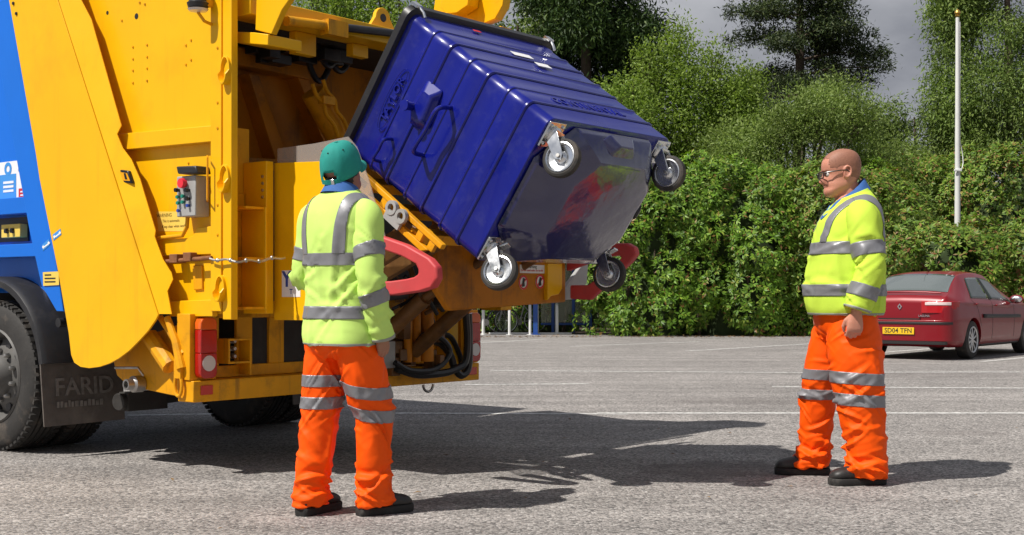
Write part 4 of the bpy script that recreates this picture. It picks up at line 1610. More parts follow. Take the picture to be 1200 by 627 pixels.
def evaluated(me, mods):
    """mesh after modifiers given as (type, settings)"""
    ob = bpy.data.objects.new('tmp', me)
    COL.objects.link(ob)
    for ty, st in mods:
        md = ob.modifiers.new(ty, ty)
        for k, v in st.items():
            setattr(md, k, v)
    dg = bpy.context.evaluated_depsgraph_get()
    dg.update()
    out = bpy.data.meshes.new_from_object(ob.evaluated_get(dg))
    bpy.data.objects.remove(ob)
    return out


def to_mesh(mb, name='m'):
    me = bpy.data.meshes.new(name)
    me.from_pydata(mb.v, [], mb.f)
    bm = bmesh.new()
    bm.from_mesh(me)
    bmesh.ops.recalc_face_normals(bm, faces=bm.faces)
    bm.to_mesh(me)
    bm.free()
    me.update()
    return me


def band(src, planes, name, m, parent, off=.0035, keep=None):
    """strip cut out of a garment mesh between planes [(point, normal)], lifted off it"""
    bm = bmesh.new()
    bm.from_mesh(src)
    for co, no in planes:
        bmesh.ops.bisect_plane(bm, geom=bm.verts[:] + bm.edges[:] + bm.faces[:], plane_co=co, plane_no=no, clear_inner=True, clear_outer=False)
    if keep:
        bmesh.ops.delete(bm, geom=[f for f in bm.faces if not keep(f.calc_center_median(), f.normal)], context='FACES')
    # drop garment end caps
    bmesh.ops.delete(bm, geom=[f for f in bm.faces if len(f.verts) > 8], context='FACES')
    if not bm.faces:
        bm.free()
        return None
    bm.normal_update()
    for v in bm.verts:
        v.co += v.normal * off
    me = bpy.data.meshes.new(name)
    bm.to_mesh(me)
    bm.free()
    o = mesh_obj(name, me, m, parent, angle=60, fix=False)
    sdm = o.modifiers.new('thickness', 'SOLIDIFY')
    sdm.thickness = .003
    sdm.offset = -1
    return o


def head_rings(s=1.0, jowl=0.0, n=64):
    rows = [(-.120, .058, .030, .022), (-.112, .088, .006, .040), (-.100, .100, -.012, .049), (-.084, .103, -.035, .056), (-.068, .095, -.056, .061),
            (-.050, .098, -.072, .065), (-.028, .095, -.086, .068), (0, .090, -.096, .073), (.022, .098, -.101, .0755), (.048, .098, -.102, .078), (.075, .088, -.096, .0755),
            (.098, .066, -.080, .066), (.113, .038, -.055, .049), (.121, .012, -.026, .026), (.1225, .0, -.012, .008)]
    rr = cat_rom([(z, (f + k) / 2, w, (f - k) / 2) for z, f, k, w in rows], 5)
    nose = [(.030, 0), (.018, .003), (.004, .010), (-.012, .018), (-.026, .0255), (-.034, .027), (-.041, .019), (-.047, .004), (-.055, 0)]
    rings = []
    for z, cy, w, b in rr:
        ring = []
        for x, y in superell(w, b, n, 2.25):
            yy = y
            if y > 0:
                a = 0
                for (z1, a1), (z2, a2) in zip(nose[:-1], nose[1:]):
                    if z2 <= z <= z1:
                        a = a2 + (a1 - a2) * (z - z2) / (z1 - z2)
                wn = .010 + .006 * max(0, min(1, (-z) / .035))
                yy += a * math.exp(-(x / wn) ** 2)
                yy += .006 * math.exp(-(x / .024) ** 2) * (math.exp(-((z + .0605) / .005) ** 2) + .9 * math.exp(-((z + .073) / .005) ** 2))
                yy -= .004 * math.exp(-(x / .026) ** 2) * math.exp(-((z + .0665) / .003) ** 2)
                for sx in (-1, 1):
                    yy -= .012 * math.exp(-((x - sx * .032) / .016) ** 2 - ((z - .002) / .012) ** 2)
                    yy += .003 * math.exp(-((x - sx * .03) / .02) ** 2 - ((z - .022) / .006) ** 2)
            wid = x * (1 + jowl * math.exp(-((z + .075) / .035) ** 2))
            ring.append(Vector((wid * s, (cy + yy) * s, z * s)))
        rings.append(ring)
    return rings


def ear(mb, sx, s):
    c = Vector((sx * .0755 * s, -.012 * s, -.008 * s))
    pts = []
    for k in range(14):
        a = 2 * pi * k / 14
        lobe = .030 + .006 * sin(a) + .002 * cos(a)
        pts.append(c + Vector((sx * (.010 + .006 * (cos(a + .6) < 0)) * s, (-.004 + (.019 + .003 * sin(a)) * cos(a) - .006 * sin(a)) * s, lobe * sin(a) * s)))
    mb.tube(pts, .0052 * s, 8, closed=True)
    mb.sphere(c + Vector((sx * .004, -.004, 0)), (.009 * s, .017 * s, .026 * s), 12, 8)


def hand(mb, wrist, direction, palm_n, fwd, s=1.0, curl=(.45, .75, .55)):
    """five-fingered hand: direction wrist to knuckles, palm_n the palm's facing, fwd the thumb side"""
    d = Vector(direction).normalized()
    f = Vector(fwd)
    f = (f - d * f.dot(d)).normalized()
    p = Vector(palm_n)
    p = (p - d * p.dot(d) - f * p.dot(f)).normalized()
    w = Vector(wrist)
    rows = [(-.03, .027, .021), (0, .027, .020), (.02, .032, .019), (.05, .039, .0185), (.08, .041, .016), (.094, .038, .011), (.100, .030, .006)]
    rings = []
    for t, a, bq in rows:
        rings.append([w + d * t * s + (f * x + p * y) * s for x, y in superell(a, bq, 18, 2.5)])
    mb.rings(rings)
    for off, L, r, t0 in ((.029, .074, .0095, .088), (.0095, .082, .0098, .092), (-.010, .076, .0094, .089), (-.0285, .060, .0083, .082)):
        q = w + (d * (t0 - .02) + f * off) * s
        pts, rad = [q], [r * s]
        a = 0.05
        dirv = d
        q = q + d * .02 * s
        pts.append(q)
        rad.append(r * 1.06 * s)
        for k, (fr, c) in enumerate(zip((.44, .31, .25), curl)):
            a += c
            dirv = d * cos(a) + p * sin(a)
            q = q + dirv * L * fr * s
            pts.append(q)
            rad.append(r * (1.0, .92, .72)[k] * s)
        mb.tube([Vector(x) for x in cat_rom([(*pp, rr_) for pp, rr_ in zip(pts, rad)], 4)], [x[3] for x in cat_rom([(*pp, rr_) for pp, rr_ in zip(pts, rad)], 4)], 10) if False else mb.tube(pts, rad, 10)
        mb.sphere(pts[-1], rad[-1] * 1.0, 8, 6)
    q = w + (d * .022 + f * .022 + p * .006) * s
    pts = [q, q + (d * .022 + f * .020 + p * .010) * s, q + (d * .050 + f * .026 + p * .020) * s, q + (d * .072 + f * .020 + p * .028) * s]
    mb.tube(pts, [.015 * s, .0135 * s, .0115 * s, .0085 * s], 10)
    mb.sphere(pts[-1], .0088 * s, 8, 6)


def shoe(parent, ankle, yaw, s=1.0):
    """work shoe: heel at -y, toe at +y, ankle above the rear third"""
    M = Matrix.Translation((ankle[0], ankle[1], 0)) @ Matrix.Rotation(yaw, 4, 'Z')
    rows = [(-.078, .018, .030, .075), (-.070, .031, .024, .090), (-.035, .037, .026, .100), (.0, .039, .026, .105), (.045, .042, .026, .108), (.09, .047, .026, .100), (.13, .051, .026, .090), (.165, .050, .026, .082), (.190, .039, .028, .070), (.205, .020, .032, .052)]
    rings = []
    for y, w, z0, z1 in cat_rom(rows, 4):
        ring = []
        for k in range(24):
            t = 2 * pi * k / 24
            x = math.copysign(abs(cos(t)) ** .8, cos(t)) * w * s
            zz = (z0 + z1) / 2 + math.copysign(abs(sin(t)) ** .7, sin(t)) * (z1 - z0) / 2
            if sin(t) > 0:
                x *= 1 - .22 * sin(t)
            ring.append(Vector((x, y * s, zz * s)))
        rings.append(ring)
    up = MB().rings(rings).xf(M).build('shoe', 'shoe_leather', parent, angle=60)
    rings = []
    for z, g in ((.0, .0), (.004, .005), (.030, .007), (.038, .003)):
        ring = []
        for y, w, _, _ in rows:
            ring.append(((w + g) * s, (y + (.004 if y > .15 else -.004 if y < -.05 else 0)) * s, z))
        for y, w, _, _ in rows[::-1]:
            ring.append((-(w + g) * s, (y + (.004 if y > .15 else -.004 if y < -.05 else 0)) * s, z))
        rings.append(ring)
    MB().rings(rings).xf(M).build('sole', 'shoe_sole', up, bevel=.002, angle=50)
    b = MB()
    for k, (y, z) in enumerate(((.060, .108), (.080, .104), (.100, .098))):
        b.tube([(-.026 * s, y * s, (z - .006) * s), (0, (y + .004) * s, (z + .004) * s), (.026 * s, y * s, (z - .006) * s)], .0035, 6)
    b.xf(M)
    o = b.build('laces', 'shoe_sole', up)
    o['kind'] = 'stuff'
    return up


def person(name_label, loc, rotz, S):
    root = thing('person', name_label, 'person', loc, rotz)
    hc, hM, hs = Vector(S['head']), Matrix.Rotation(S.get('head_yaw', 0), 4, 'Z') @ Matrix.Rotation(S.get('head_pitch', 0), 4, 'X'), S['head_s']
    HM = Matrix.Translation(hc) @ hM
    # ---- body: one continuous surface under the clothes
    b = MB()
    hb = MB().rings(head_rings(hs, S.get('jowl', 0)))
    for sx in (-1, 1):
        ear(hb, sx, hs * S.get('ear_s', .93))
    hb.xf(HM)
    b.add(hb.v, hb.f)
    nb = S['neck_base']
    b.rings(loft_path([(nb[0], nb[1], nb[2] - .08, .085, .08), (nb[0], nb[1], nb[2], S['neck_r'], S['neck_r'] * 1.05), (hc.x, hc.y - .022, hc.z - .075, S['neck_r'] * .92, S['neck_r'] * 1.02), (hc.x, hc.y - .02, hc.z - .01, .05, .06)], 28, 6))
    b.rings(loft_h([(r[0], r[1], r[2], r[3] * .78, r[4] * .78) for r in S['torso'][:-1]], 40, 4))
    for side_, J in (('r', S['arm_r']), ('l', S['arm_l'])):
        sh, el, wr = [Vector(p) for p in J['joints']]
        b.rings(loft_path([(*sh, .05, .05), (*(sh.lerp(el, .5)), .046, .048), (*el, .037, .040), (*(el.lerp(wr, .35)), .039, .040), (*wr, .026, .022)], 20, 6))
        hand(b, wr, J.get('hand_dir', wr - el), J['palm'], J['thumb'], S.get('hand_s', 1.0), J.get('curl', (.45, .75, .55)))
    for J in (S['leg_r'], S['leg_l']):
        hp, kn, an = [Vector(p) for p in J['joints']]
        b.rings(loft_path([(*(hp + Vector((0, 0, .06))), .07, .07), (*hp, .072, .075), (*kn, .045, .048), (*(kn.lerp(an, .35)), .044, .05), (*an, .032, .036), (an.x, an.y, .06, .03, .034)], 20, 6))
    me = to_mesh(b)
    me = evaluated(me, [('REMESH', dict(mode='VOXEL', voxel_size=.0046)), ('SMOOTH', dict(factor=.4, iterations=2))])
    body = mesh_obj('body', me, S['skin'], root, angle=80, fix=False)
    # ---- eyes
    for sx in (-1, 1):
        e = MB().sphere((sx * .032 * hs, .0755 * hs, .001 * hs), .0120 * hs, 12, 8).xf(HM).build('eye', 'eye_white', body)
        MB().sphere((sx * .032 * hs, .0830 * hs, .001 * hs), .0068 * hs, 10, 6).xf(HM).build('iris', 'eye_dark', e)
        MB().tube([HM @ Vector((sx * x * hs, y * hs, z * hs)) for x, y, z in ((.014, .100, .019), (.03, .099, .024), (.048, .088, .020))], .0035, 6).build('eyebrow', S['brow'], body)
    # ---- trousers
    b = MB()
    wz = S['waist']
    b.rings(loft_h(S['pelvis'], 48, 5, 2.3))
    for J in (S['leg_r'], S['leg_l']):
        hp, kn, an = [Vector(p) for p in J['joints']]
        w = J['w']
        rows = [(hp.x, hp.y, hp.z + .02, w[0], w[0] * 1.1), (*(hp.lerp(kn, .35)), w[1], w[1] * 1.12), (*(hp.lerp(kn, .7)), w[2], w[2] * 1.1), (*kn, w[3], w[3] * 1.1), (*(kn.lerp(an, .4)), w[4], w[4] * 1.12), (*(kn.lerp(an, .8)), w[5], w[5] * 1.15), (an.x, an.y + J.get('hem_f', .01), an.z - .0, w[6], w[6] * 1.2), (an.x, an.y + J.get('hem_f', .01), J.get('hem', .045), w[7], w[7] * 1.25)]
        b.rings(loft_path(rows, 40, 8))
    me = evaluated(to_mesh(b), [('REMESH', dict(mode='VOXEL', voxel_size=.0070)), ('SMOOTH', dict(factor=.5, iterations=4))])
    sd_ = S['seed']

    def tf(p):
        z = p.z
        low = max(0, min(1, (.34 - z) / .26))
        knee = math.exp(-((z - .50) / .12) ** 2)
        top_ = max(0, (z - .66) / .3)
        wv = nz3(p, 6, 6, 4, sd_) * .35
        ph = z * 78 + 4.5 * nz3(p, 6, 6, 4, sd_ + 3) + 5 * wv
        stack = max(0, sin(ph)) ** 1.5 - .3
        d = .017 * low * stack * (.6 + .8 * nz3(p, 8, 8, 5, sd_ + 9))
        q = Vector((p.x + .45 * p.z, p.y - .35 * p.z, p.z))
        d += .017 * (sharp(q, 7, 7, 2.4, sd_ + 1) - .25) * (.45 + .4 * knee + .4 * low)
        q2 = Vector((p.x, p.y, p.z + .9 * p.x + .6 * p.y))
        d += .013 * (sharp(q2, 4, 4, 11, sd_ + 2) - .25) * (.12 + .8 * knee + .6 * low + .25 * top_)
        q3 = Vector((p.x, p.y, p.z - .9 * p.x + .3 * p.y))
        d += .008 * (sharp(q3, 5, 5, 16, sd_ + 12) - .25) * (.2 + .6 * knee + .5 * low)
        d += .010 * nz3(p, 4, 4, 3, sd_ + 5)
        return d
    displace(me, lambda p: .45 * tf(p))
    co_ = coords(me)
    dd = np.zeros(len(co_))
    spx = S['leg_split']
    rightm = (co_ - np.array(spx[0])) @ np.array(spx[1]) > 0
    for J, msk in ((S['leg_r'], rightm), (S['leg_l'], ~rightm)):
        hp, kn, an = [np.array(p, float) for p in J['joints']]
        zz = co_[:, 2]
        cx = np.interp(zz, [an[2], kn[2], hp[2]], [an[0], kn[0], hp[0]])
        cy = np.interp(zz, [an[2], kn[2], hp[2]], [an[1], kn[1], hp[1]])
        th = np.arctan2(co_[:, 1] - cy, co_[:, 0] - cx)
        kz = kn[2]
        st_ = fold_strokes(sd_ + J['foot_yaw'], [(14, .12, .045, .15, .25, 1.6, .014, .013), (8, .24, .05, .35, .35, 1.2, .015, .011), (12, kz, .08, .7, .5, 1.1, .013, .012), (6, kz + .2, .07, 1.4, .6, .9, .014, .009), (6, .80, .05, 1.2, .6, .9, .012, .009)])
        dj = eval_strokes(st_, zz, th)
        # long drape creases running down the leg
        lg = fold_strokes(sd_ + 7 + J['foot_yaw'], [(9, 0, 1.0, .0, .0, 1, 1, 1)])
        for k_, (s0, t0, sl, arc, w, a) in enumerate(lg):
            zc = .25 + .5 * ((k_ * .37) % 1)
            dt = (th - t0 - (zz - zc) * 1.2 * (1 if k_ % 2 else -1) + pi) % (2 * pi) - pi
            dj += .007 * np.exp(-np.abs(dt / .16) ** 1.5) * np.clip(1 - ((zz - zc) / .22) ** 2, 0, 1)
        dd[msk] = dj[msk]
    displace_np(me, dd * np.clip((.92 - co_[:, 2]) / .05, 0, 1))
    tr = mesh_obj('trousers', me, S['trouser_mat'], root, angle=75, fix=False)
    for J in (S['leg_r'], S['leg_l']):
        hp, kn, an = [Vector(p) for p in J['joints']]
        for (z0, z1) in J['bands']:
            ctr = Vector((kn.x, kn.y, (z0 + z1) / 2))
            up = Vector(J.get('tilt', (0, 0, 1))).normalized()
            sgn = 1 if J is S['leg_r'] else -1
            sx = S['leg_split']
            pl = [(ctr - up * (z1 - z0) / 2, up), (ctr + up * (z1 - z0) / 2, -up), (Vector(sx[0]), Vector(sx[1]) * sgn)]
            band(me, pl, 'reflective_band', 'reflective_tape', tr)
    # ---- jacket torso
    rings = loft_h(S['torso'], 96, 9, S.get('torso_e', 2.35))
    jm = to_mesh(MB().rings(rings))
    zl, zh = S['torso'][0][0], S['torso'][-1][0]

    def jf(p):
        t = (p.z - zl) / (zh - zl)
        body_ = max(0, min(1, (1 - t) * 4)) if t > .75 else 1
        q = Vector((p.x, p.y, p.z + .4 * p.x))
        d = .016 * (sharp(q, 4.0, 4.0, 1.6, sd_ + 20) - .3) * body_
        q2 = Vector((p.x + .5 * p.z, p.y + .3 * p.z, p.z))
        d += .010 * (sharp(q2, 8, 8, 2.6, sd_ + 25) - .3) * body_ * (1.1 - .6 * t)
        d += .009 * (sharp(p, 2.5, 2.5, 11, sd_ + 28) - .3) * body_ * math.exp(-((t - .35) / .25) ** 2)
        if t < .06:
            d -= .006 * (1 - t / .06)
        return d
    displace(jm, lambda p: .55 * jf(p))
    co_ = coords(jm)
    th = np.arctan2(co_[:, 1] - S['torso'][3][2], co_[:, 0])
    st_ = fold_strokes(sd_ + 60, [(9, zl + .16, .07, .9, .7, .7, .016, .010), (7, zl + .30, .08, .5, .5, .8, .016, .010), (7, zh - .28, .06, 1.0, .5, .6, .016, .008)])
    dj = eval_strokes(st_, co_[:, 2], th, .2)
    for k_ in range(11):
        t0 = -pi + 2 * pi * (k_ * .618 % 1)
        zc = zl + .12 + .25 * (k_ * .41 % 1)
        dt = (th - t0 - (co_[:, 2] - zc) * .7 * (1 if k_ % 2 else -1) + pi) % (2 * pi) - pi
        dj += .009 * (np.exp(-np.abs(dt / .085) ** 1.5) - .5 * np.exp(-((dt - .16) / .09) ** 2)) * np.clip(1 - ((co_[:, 2] - zc) / .24) ** 2, 0, 1)
    displace_np(jm, dj * np.clip((zh - .10 - co_[:, 2]) / .12, 0, 1))
    nl = S.get('neck_slope', 0)
    if nl:      # neckline lower in front than behind
        cy_ = S['torso'][-1][2]
        for v in jm.vertices:
            t = max(0, min(1, (v.co.z - (zh - .16)) / .16))
            v.co.z -= t * nl * (v.co.y - cy_)
        jm.update()
    jk = mesh_obj('jacket', jm, S['jacket_mat'], root, angle=75, fix=False)
    up = Vector((0, 0, 1))
    for z0, z1 in S['torso_bands']:
        tl = Vector(S.get('band_tilt', (0, 0, 1))).normalized()
        c = Vector((0, S['torso'][0][2], 0))
        band(jm, [(c + up * z0, tl), (c + up * z1, -tl)], 'reflective_band', 'reflective_tape', jk)
    band(jm, [(up * zl, up), (up * (zl + .012), -up)], 'jacket_hem', 'grey_hem', jk, .002)
    for sx in (-1, 1):
        x0 = S['strap_x']
        zc = S['torso_bands'][0][1] - .004
        for fb in (-1, 1):
            lean = S.get('strap_lean', .10)
            n1 = Vector((sx, 0, lean * 1.0)).normalized()
            pt = Vector((sx * x0, 0, zc))
            band(jm, [(up * zc, up), (pt - n1 * .026, n1), (pt + n1 * .026, -n1), (Vector((0, S['torso'][5][2], 0)), Vector((0, fb, 0)))], 'reflective_band', 'reflective_tape', jk, .0045)
    # ---- sleeves
    for J in (S['arm_r'], S['arm_l']):
        sh, el, wr = [Vector(p) for p in J['joints']]
        w = J['w']
        inn = sh + Vector((-.06 * (1 if sh.x > 0 else -1), 0, .035))
        cuff = el.lerp(wr, J.get('cuff', .98))
        rows = [(*inn, w[0] * .75, w[0] * .75), (*(sh + Vector((0, 0, -.005))), w[0], w[0] * 1.02), (*sh.lerp(el, .5), w[1], w[1] * 1.04), (*el, w[2], w[2] * 1.05), (*el.lerp(cuff, .5), w[3], w[3] * 1.04), (*cuff, w[4], w[4] * 1.05)]
        sm = to_mesh(MB().rings(loft_path(rows, 48, 12, e=2.1)))
        el_, ax1, ax2 = el, (el - sh).normalized(), (wr - el).normalized()

        def sf(p):
            de = math.exp(-((p - el_).length / .16) ** 2)
            t1 = (p - sh).dot(ax1)
            q = Vector((p.x + .6 * p.z, p.y, p.z))
            d = .012 * (sharp(q, 7, 7, 4, sd_ + 40) - .3) * min(1, max(0, t1 / .1))
            q2 = Vector((p.x, p.y, p.z + .8 * p.y))
            d += .017 * (sharp(q2, 5, 5, 12, sd_ + 44) - .3) * (de + .2)
            d += .004 * nz3(p, 12, 12, 12, sd_ + 47)
            return d
        displace(sm, lambda p: .5 * sf(p))
        co_ = coords(sm)
        a_, e_, w_ = np.array(sh), np.array(el), np.array(wr)
        l1, l2 = np.linalg.norm(e_ - a_), np.linalg.norm(w_ - e_)
        s1 = (co_ - a_) @ ((e_ - a_) / l1)
        s2 = (co_ - e_) @ ((w_ - e_) / l2)
        ss_ = np.where(s2 > 0, l1 + s2, np.minimum(s1, l1))
        axp = np.where((s2 > 0)[:, None], e_ + np.outer(np.clip(s2, 0, 9), (w_ - e_) / l2), a_ + np.outer(s1, (e_ - a_) / l1))
        rel = co_ - axp
        th = np.arctan2(rel[:, 1], rel[:, 0])
        st_ = fold_strokes(sd_ + 80 + sh.x, [(12, l1, .055, .5, .4, 1.1, .011, .013), (7, l1 + l2 * .55, .06, .4, .4, 1.1, .011, .010), (6, l1 * .45, .05, .8, .5, .9, .013, .009), (4, l1 + l2 * .85, .03, .1, .2, 1.4, .010, .009)])
        displace_np(sm, eval_strokes(st_, ss_, th, .07) * np.clip((ss_ - .02) / .08, 0, 1))
        sl = mesh_obj('sleeve', sm, S['jacket_mat'], jk, angle=75, fix=False)
        for (seg, t0, t1) in J['bands']:
            a0, a1 = (sh, el) if seg == 0 else (el, cuff)
            ax = (a1 - a0).normalized()
            ax = (ax + Vector(J.get('btilt', (0, 0, 0)))).normalized()
            band(sm, [(a0 + (a1 - a0) * t0, ax), (a0 + (a1 - a0) * t1, -ax)], 'reflective_band', 'reflective_tape', sl)
        ax = (cuff - el).normalized()
        band(sm, [(cuff - ax * .014, ax), (cuff + ax * .002, -ax)], 'cuff_binding', 'grey_hem', sl, .002)
    # ---- collar
    c = S['collar']
    rings = []
    for dz, g, th in ((-.035, .030, 0), (-.005, .012, 0), (.018, .004, 0), (.026, .006, 0), (.022, .012, 0), (.0, .022, 0), (-.03, .040, 0)):
        ring = []
        for k in range(40):
            a = 2 * pi * k / 40
            f = sin(a)
            open_ = max(0, f - .75) * .10
            ring.append((c[0] + (S['neck_r'] + g) * cos(a) * 1.02, c[1] + (S['neck_r'] * 1.08 + g) * sin(a) * (S.get('collar_front', 1) if f > 0 else 1), c[2] + dz - S.get('collar_drop', .03) * f - open_))
        rings.append(ring)
    MB().rings(rings, False).build('shirt_collar', 'polo_blue', root, angle=60)
    # ---- shoes
    for J in (S['leg_r'], S['leg_l']):
        shoe(root, J['joints'][2], J['foot_yaw'], S.get('shoe_s', 1.0))
    return root, body, HM, hs


def scalp(HM, hs, name, m, parent, cond, off, zmin):
    rg = head_rings(hs)
    me = to_mesh(MB().rings(rg))
    bm = bmesh.new()
    bm.from_mesh(me)
    bmesh.ops.delete(bm, geom=[f for f in bm.faces if not cond(f.calc_center_median() / hs)], context='FACES')
    bm.normal_update()
    for v in bm.verts:
        v.co += v.normal * off
    bm.to_mesh(me)
    bm.free()
    me.transform(HM)
    o = mesh_obj(name, me, m, parent, angle=80, fix=False)
    return o


# ---- the man in the cap, seen from behind
A = dict(seed=1.3, skin='skin_tan', brow='hair_dark', jacket_mat='hivis_yellow', trouser_mat='hivis_orange',
         head=(-.018, .018, 1.628), head_yaw=.22, head_pitch=.34, ear_s=.80, head_s=1.0, neck_base=(0, .0, 1.50), neck_r=.060, waist=.86,
         torso=[(.800, 0, .01, .196, .160), (.83, 0, .01, .200, .163), (.92, 0, .01, .192, .152), (1.02, 0, .01, .184, .142), (1.12, 0, .005, .184, .140), (1.22, 0, .0, .190, .140), (1.32, 0, -.005, .198, .138), (1.40, 0, -.01, .196, .127), (1.455, 0, -.012, .178, .112), (1.495, 0, -.008, .140, .098), (1.52, 0, 0, .098, .084), (1.535, 0, .005, .080, .076)],
         torso_bands=[(1.175, 1.232), (.925, .985)], strap_x=.105, strap_lean=-.12,
         pelvis=[(.74, .0, .0, .10, .10), (.78, 0, 0, .17, .135), (.85, 0, 0, .18, .142), (.90, 0, .0, .16, .12), (.92, 0, 0, .13, .10)],
         arm_r=dict(joints=[(.182, -.012, 1.405), (.226, -.035, 1.12), (.212, .045, .865)], w=[.070, .067, .063, .060, .056], palm=(-1, 0, 0), thumb=(0, 1, 0), bands=[(0, .50, .72), (1, .22, .44)], btilt=(.25, 0, 0), cuff=1.13),
         arm_l=dict(joints=[(-.182, -.012, 1.405), (-.228, .0, 1.13), (-.15, .25, 1.12)], w=[.070, .067, .063, .058, .054], palm=(.3, 0, -1), thumb=(1, 0, 0), bands=[(0, .50, .72), (1, .3, .55)]),
         leg_r=dict(joints=[(.092, .0, .83), (.118, .10, .475), (.125, .085, .085)], w=[.094, .099, .093, .087, .080, .078, .084, .080], foot_yaw=-.28, hem=.040, hem_f=.012, bands=[(.565, .622), (.455, .512)], tilt=(.22, -.02, 1)),
         leg_l=dict(joints=[(-.092, .0, .83), (-.108, -.035, .475), (-.115, -.09, .085)], w=[.094, .097, .091, .085, .078, .076, .082, .078], foot_yaw=.18, hem=.040, hem_f=.008, bands=[(.605, .660), (.500, .556)], tilt=(0, 0, 1)),
         leg_split=((0.0, .02, .5), (1, .35, 0)), collar=(0, .004, 1.535), collar_drop=.018, hand_s=.98, shoe_s=1.0)
PA = (gnd(405, 606)[0] - .030, 6.06, 0)
rootA, bodyA, HM, hs = person('person in green cap, lime jacket and orange trousers, back to camera beside the bin lift', PA, radians(-38), A)
# hair under the cap
scalp(HM, hs, 'hair', 'hair_dark', rootA, lambda p: -.085 < p.z < -.005 and (p.y < -.02 or (p.y < .02 and p.z > -.03)), .006, 0)
# cap: crown with an arched opening at the back, strap, peak, button
b = MB()
rows = []
n, nr = 60, 16
vs = []
for i in range(nr + 1):
    t = i / nr
    base = -.012
    z = base + .150 * sin(t * pi / 2) ** .92
    k = cos(t * pi / 2) ** .62 if i < nr else 0.0
    for j in range(n):
        a = 2 * pi * j / n
        seam = 1 - .012 * abs(cos(3 * a)) ** 14 + .022 * noise.noise(Vector((cos(a) * 2.2, sin(a) * 2.2, t * 2.5)))
        vs.append(Vector((.0945 * k * cos(a) * seam, -.002 + .1185 * k * sin(a) * seam, z + .022 * sin(a) * (1 - t))))
fs = []
for i in range(nr):
    for j in range(n):
        j2 = (j + 1) % n
        c = (vs[i * n + j] + vs[(i + 1) * n + j2]) / 2
        if c.y < -.03 and (c.x / .040) ** 2 + ((c.z + .036) / .060) ** 2 < 1:
            continue
        fs.append((i * n + j, i * n + j2, (i + 1) * n + j2, (i + 1) * n + j))
b.add([v * hs for v in vs], fs)
b.xf(HM)
capo = b.build('cap', 'cap_green', rootA, angle=70)
sdm = capo.modifiers.new('t', 'SOLIDIFY')
sdm.thickness = .003
rows = []
for i in range(19):
    x = -.05 + .1 * i / 18
    y = -.002 - .1195 * sqrt(max(0, 1 - (x / .0950) ** 2))
    rows.append([(x, y, -.036), (x, y, -.014), (x, y - .003, -.014), (x, y - .003, -.036)])
MB().rings(rows).xf(HM).build('cap_strap', 'cap_green', capo)
MB().box((.016, -.1215, -.025), (.022, .004, .026)).xf(HM).build('strap_buckle', 'zinc', capo, bevel=.002)
MB().lathe((0, -.002, .1375), (0, 0, 1), [(0, .009), (.004, .008), (.006, 0)], 12).xf(HM).build('cap_button', 'cap_green', capo)
rows = []
for i in range(21):
    a = pi * (.5 + (i / 20 - .5) * .92)
    x0, y0 = .083 * cos(a), -.002 + .106 * sin(a)
    ext = .072 * max(0, sin(a)) ** .5
    x1, y1 = x0 * 1.04, y0 + ext
    dz = -.028 * (x0 / .083) ** 2
    rows.append([(x0, y0, .020 + dz * .5), ((x0 + x1) / 2, (y0 + y1) / 2, .020 + dz), (x1, y1, .008 + dz), (x1, y1, .004 + dz), ((x0 + x1) / 2, (y0 + y1) / 2, .016 + dz), (x0, y0, .016 + dz * .5)])
MB().rings(rows).xf(HM).build('cap_peak', 'cap_green', capo, angle=60)

for ea in range(6):      # stitched eyelets
    a = 2 * pi * (ea + .5) / 6
    k = cos(.62 * pi / 2) ** .62
    MB().sphere((.0965 * k * cos(a), -.002 + .1205 * k * sin(a), -.012 + .150 * sin(.62 * pi / 2) ** .92 + .008 * sin(a)), .0038, 8, 6).xf(HM).build('eyelet', 'hair_dark', capo)

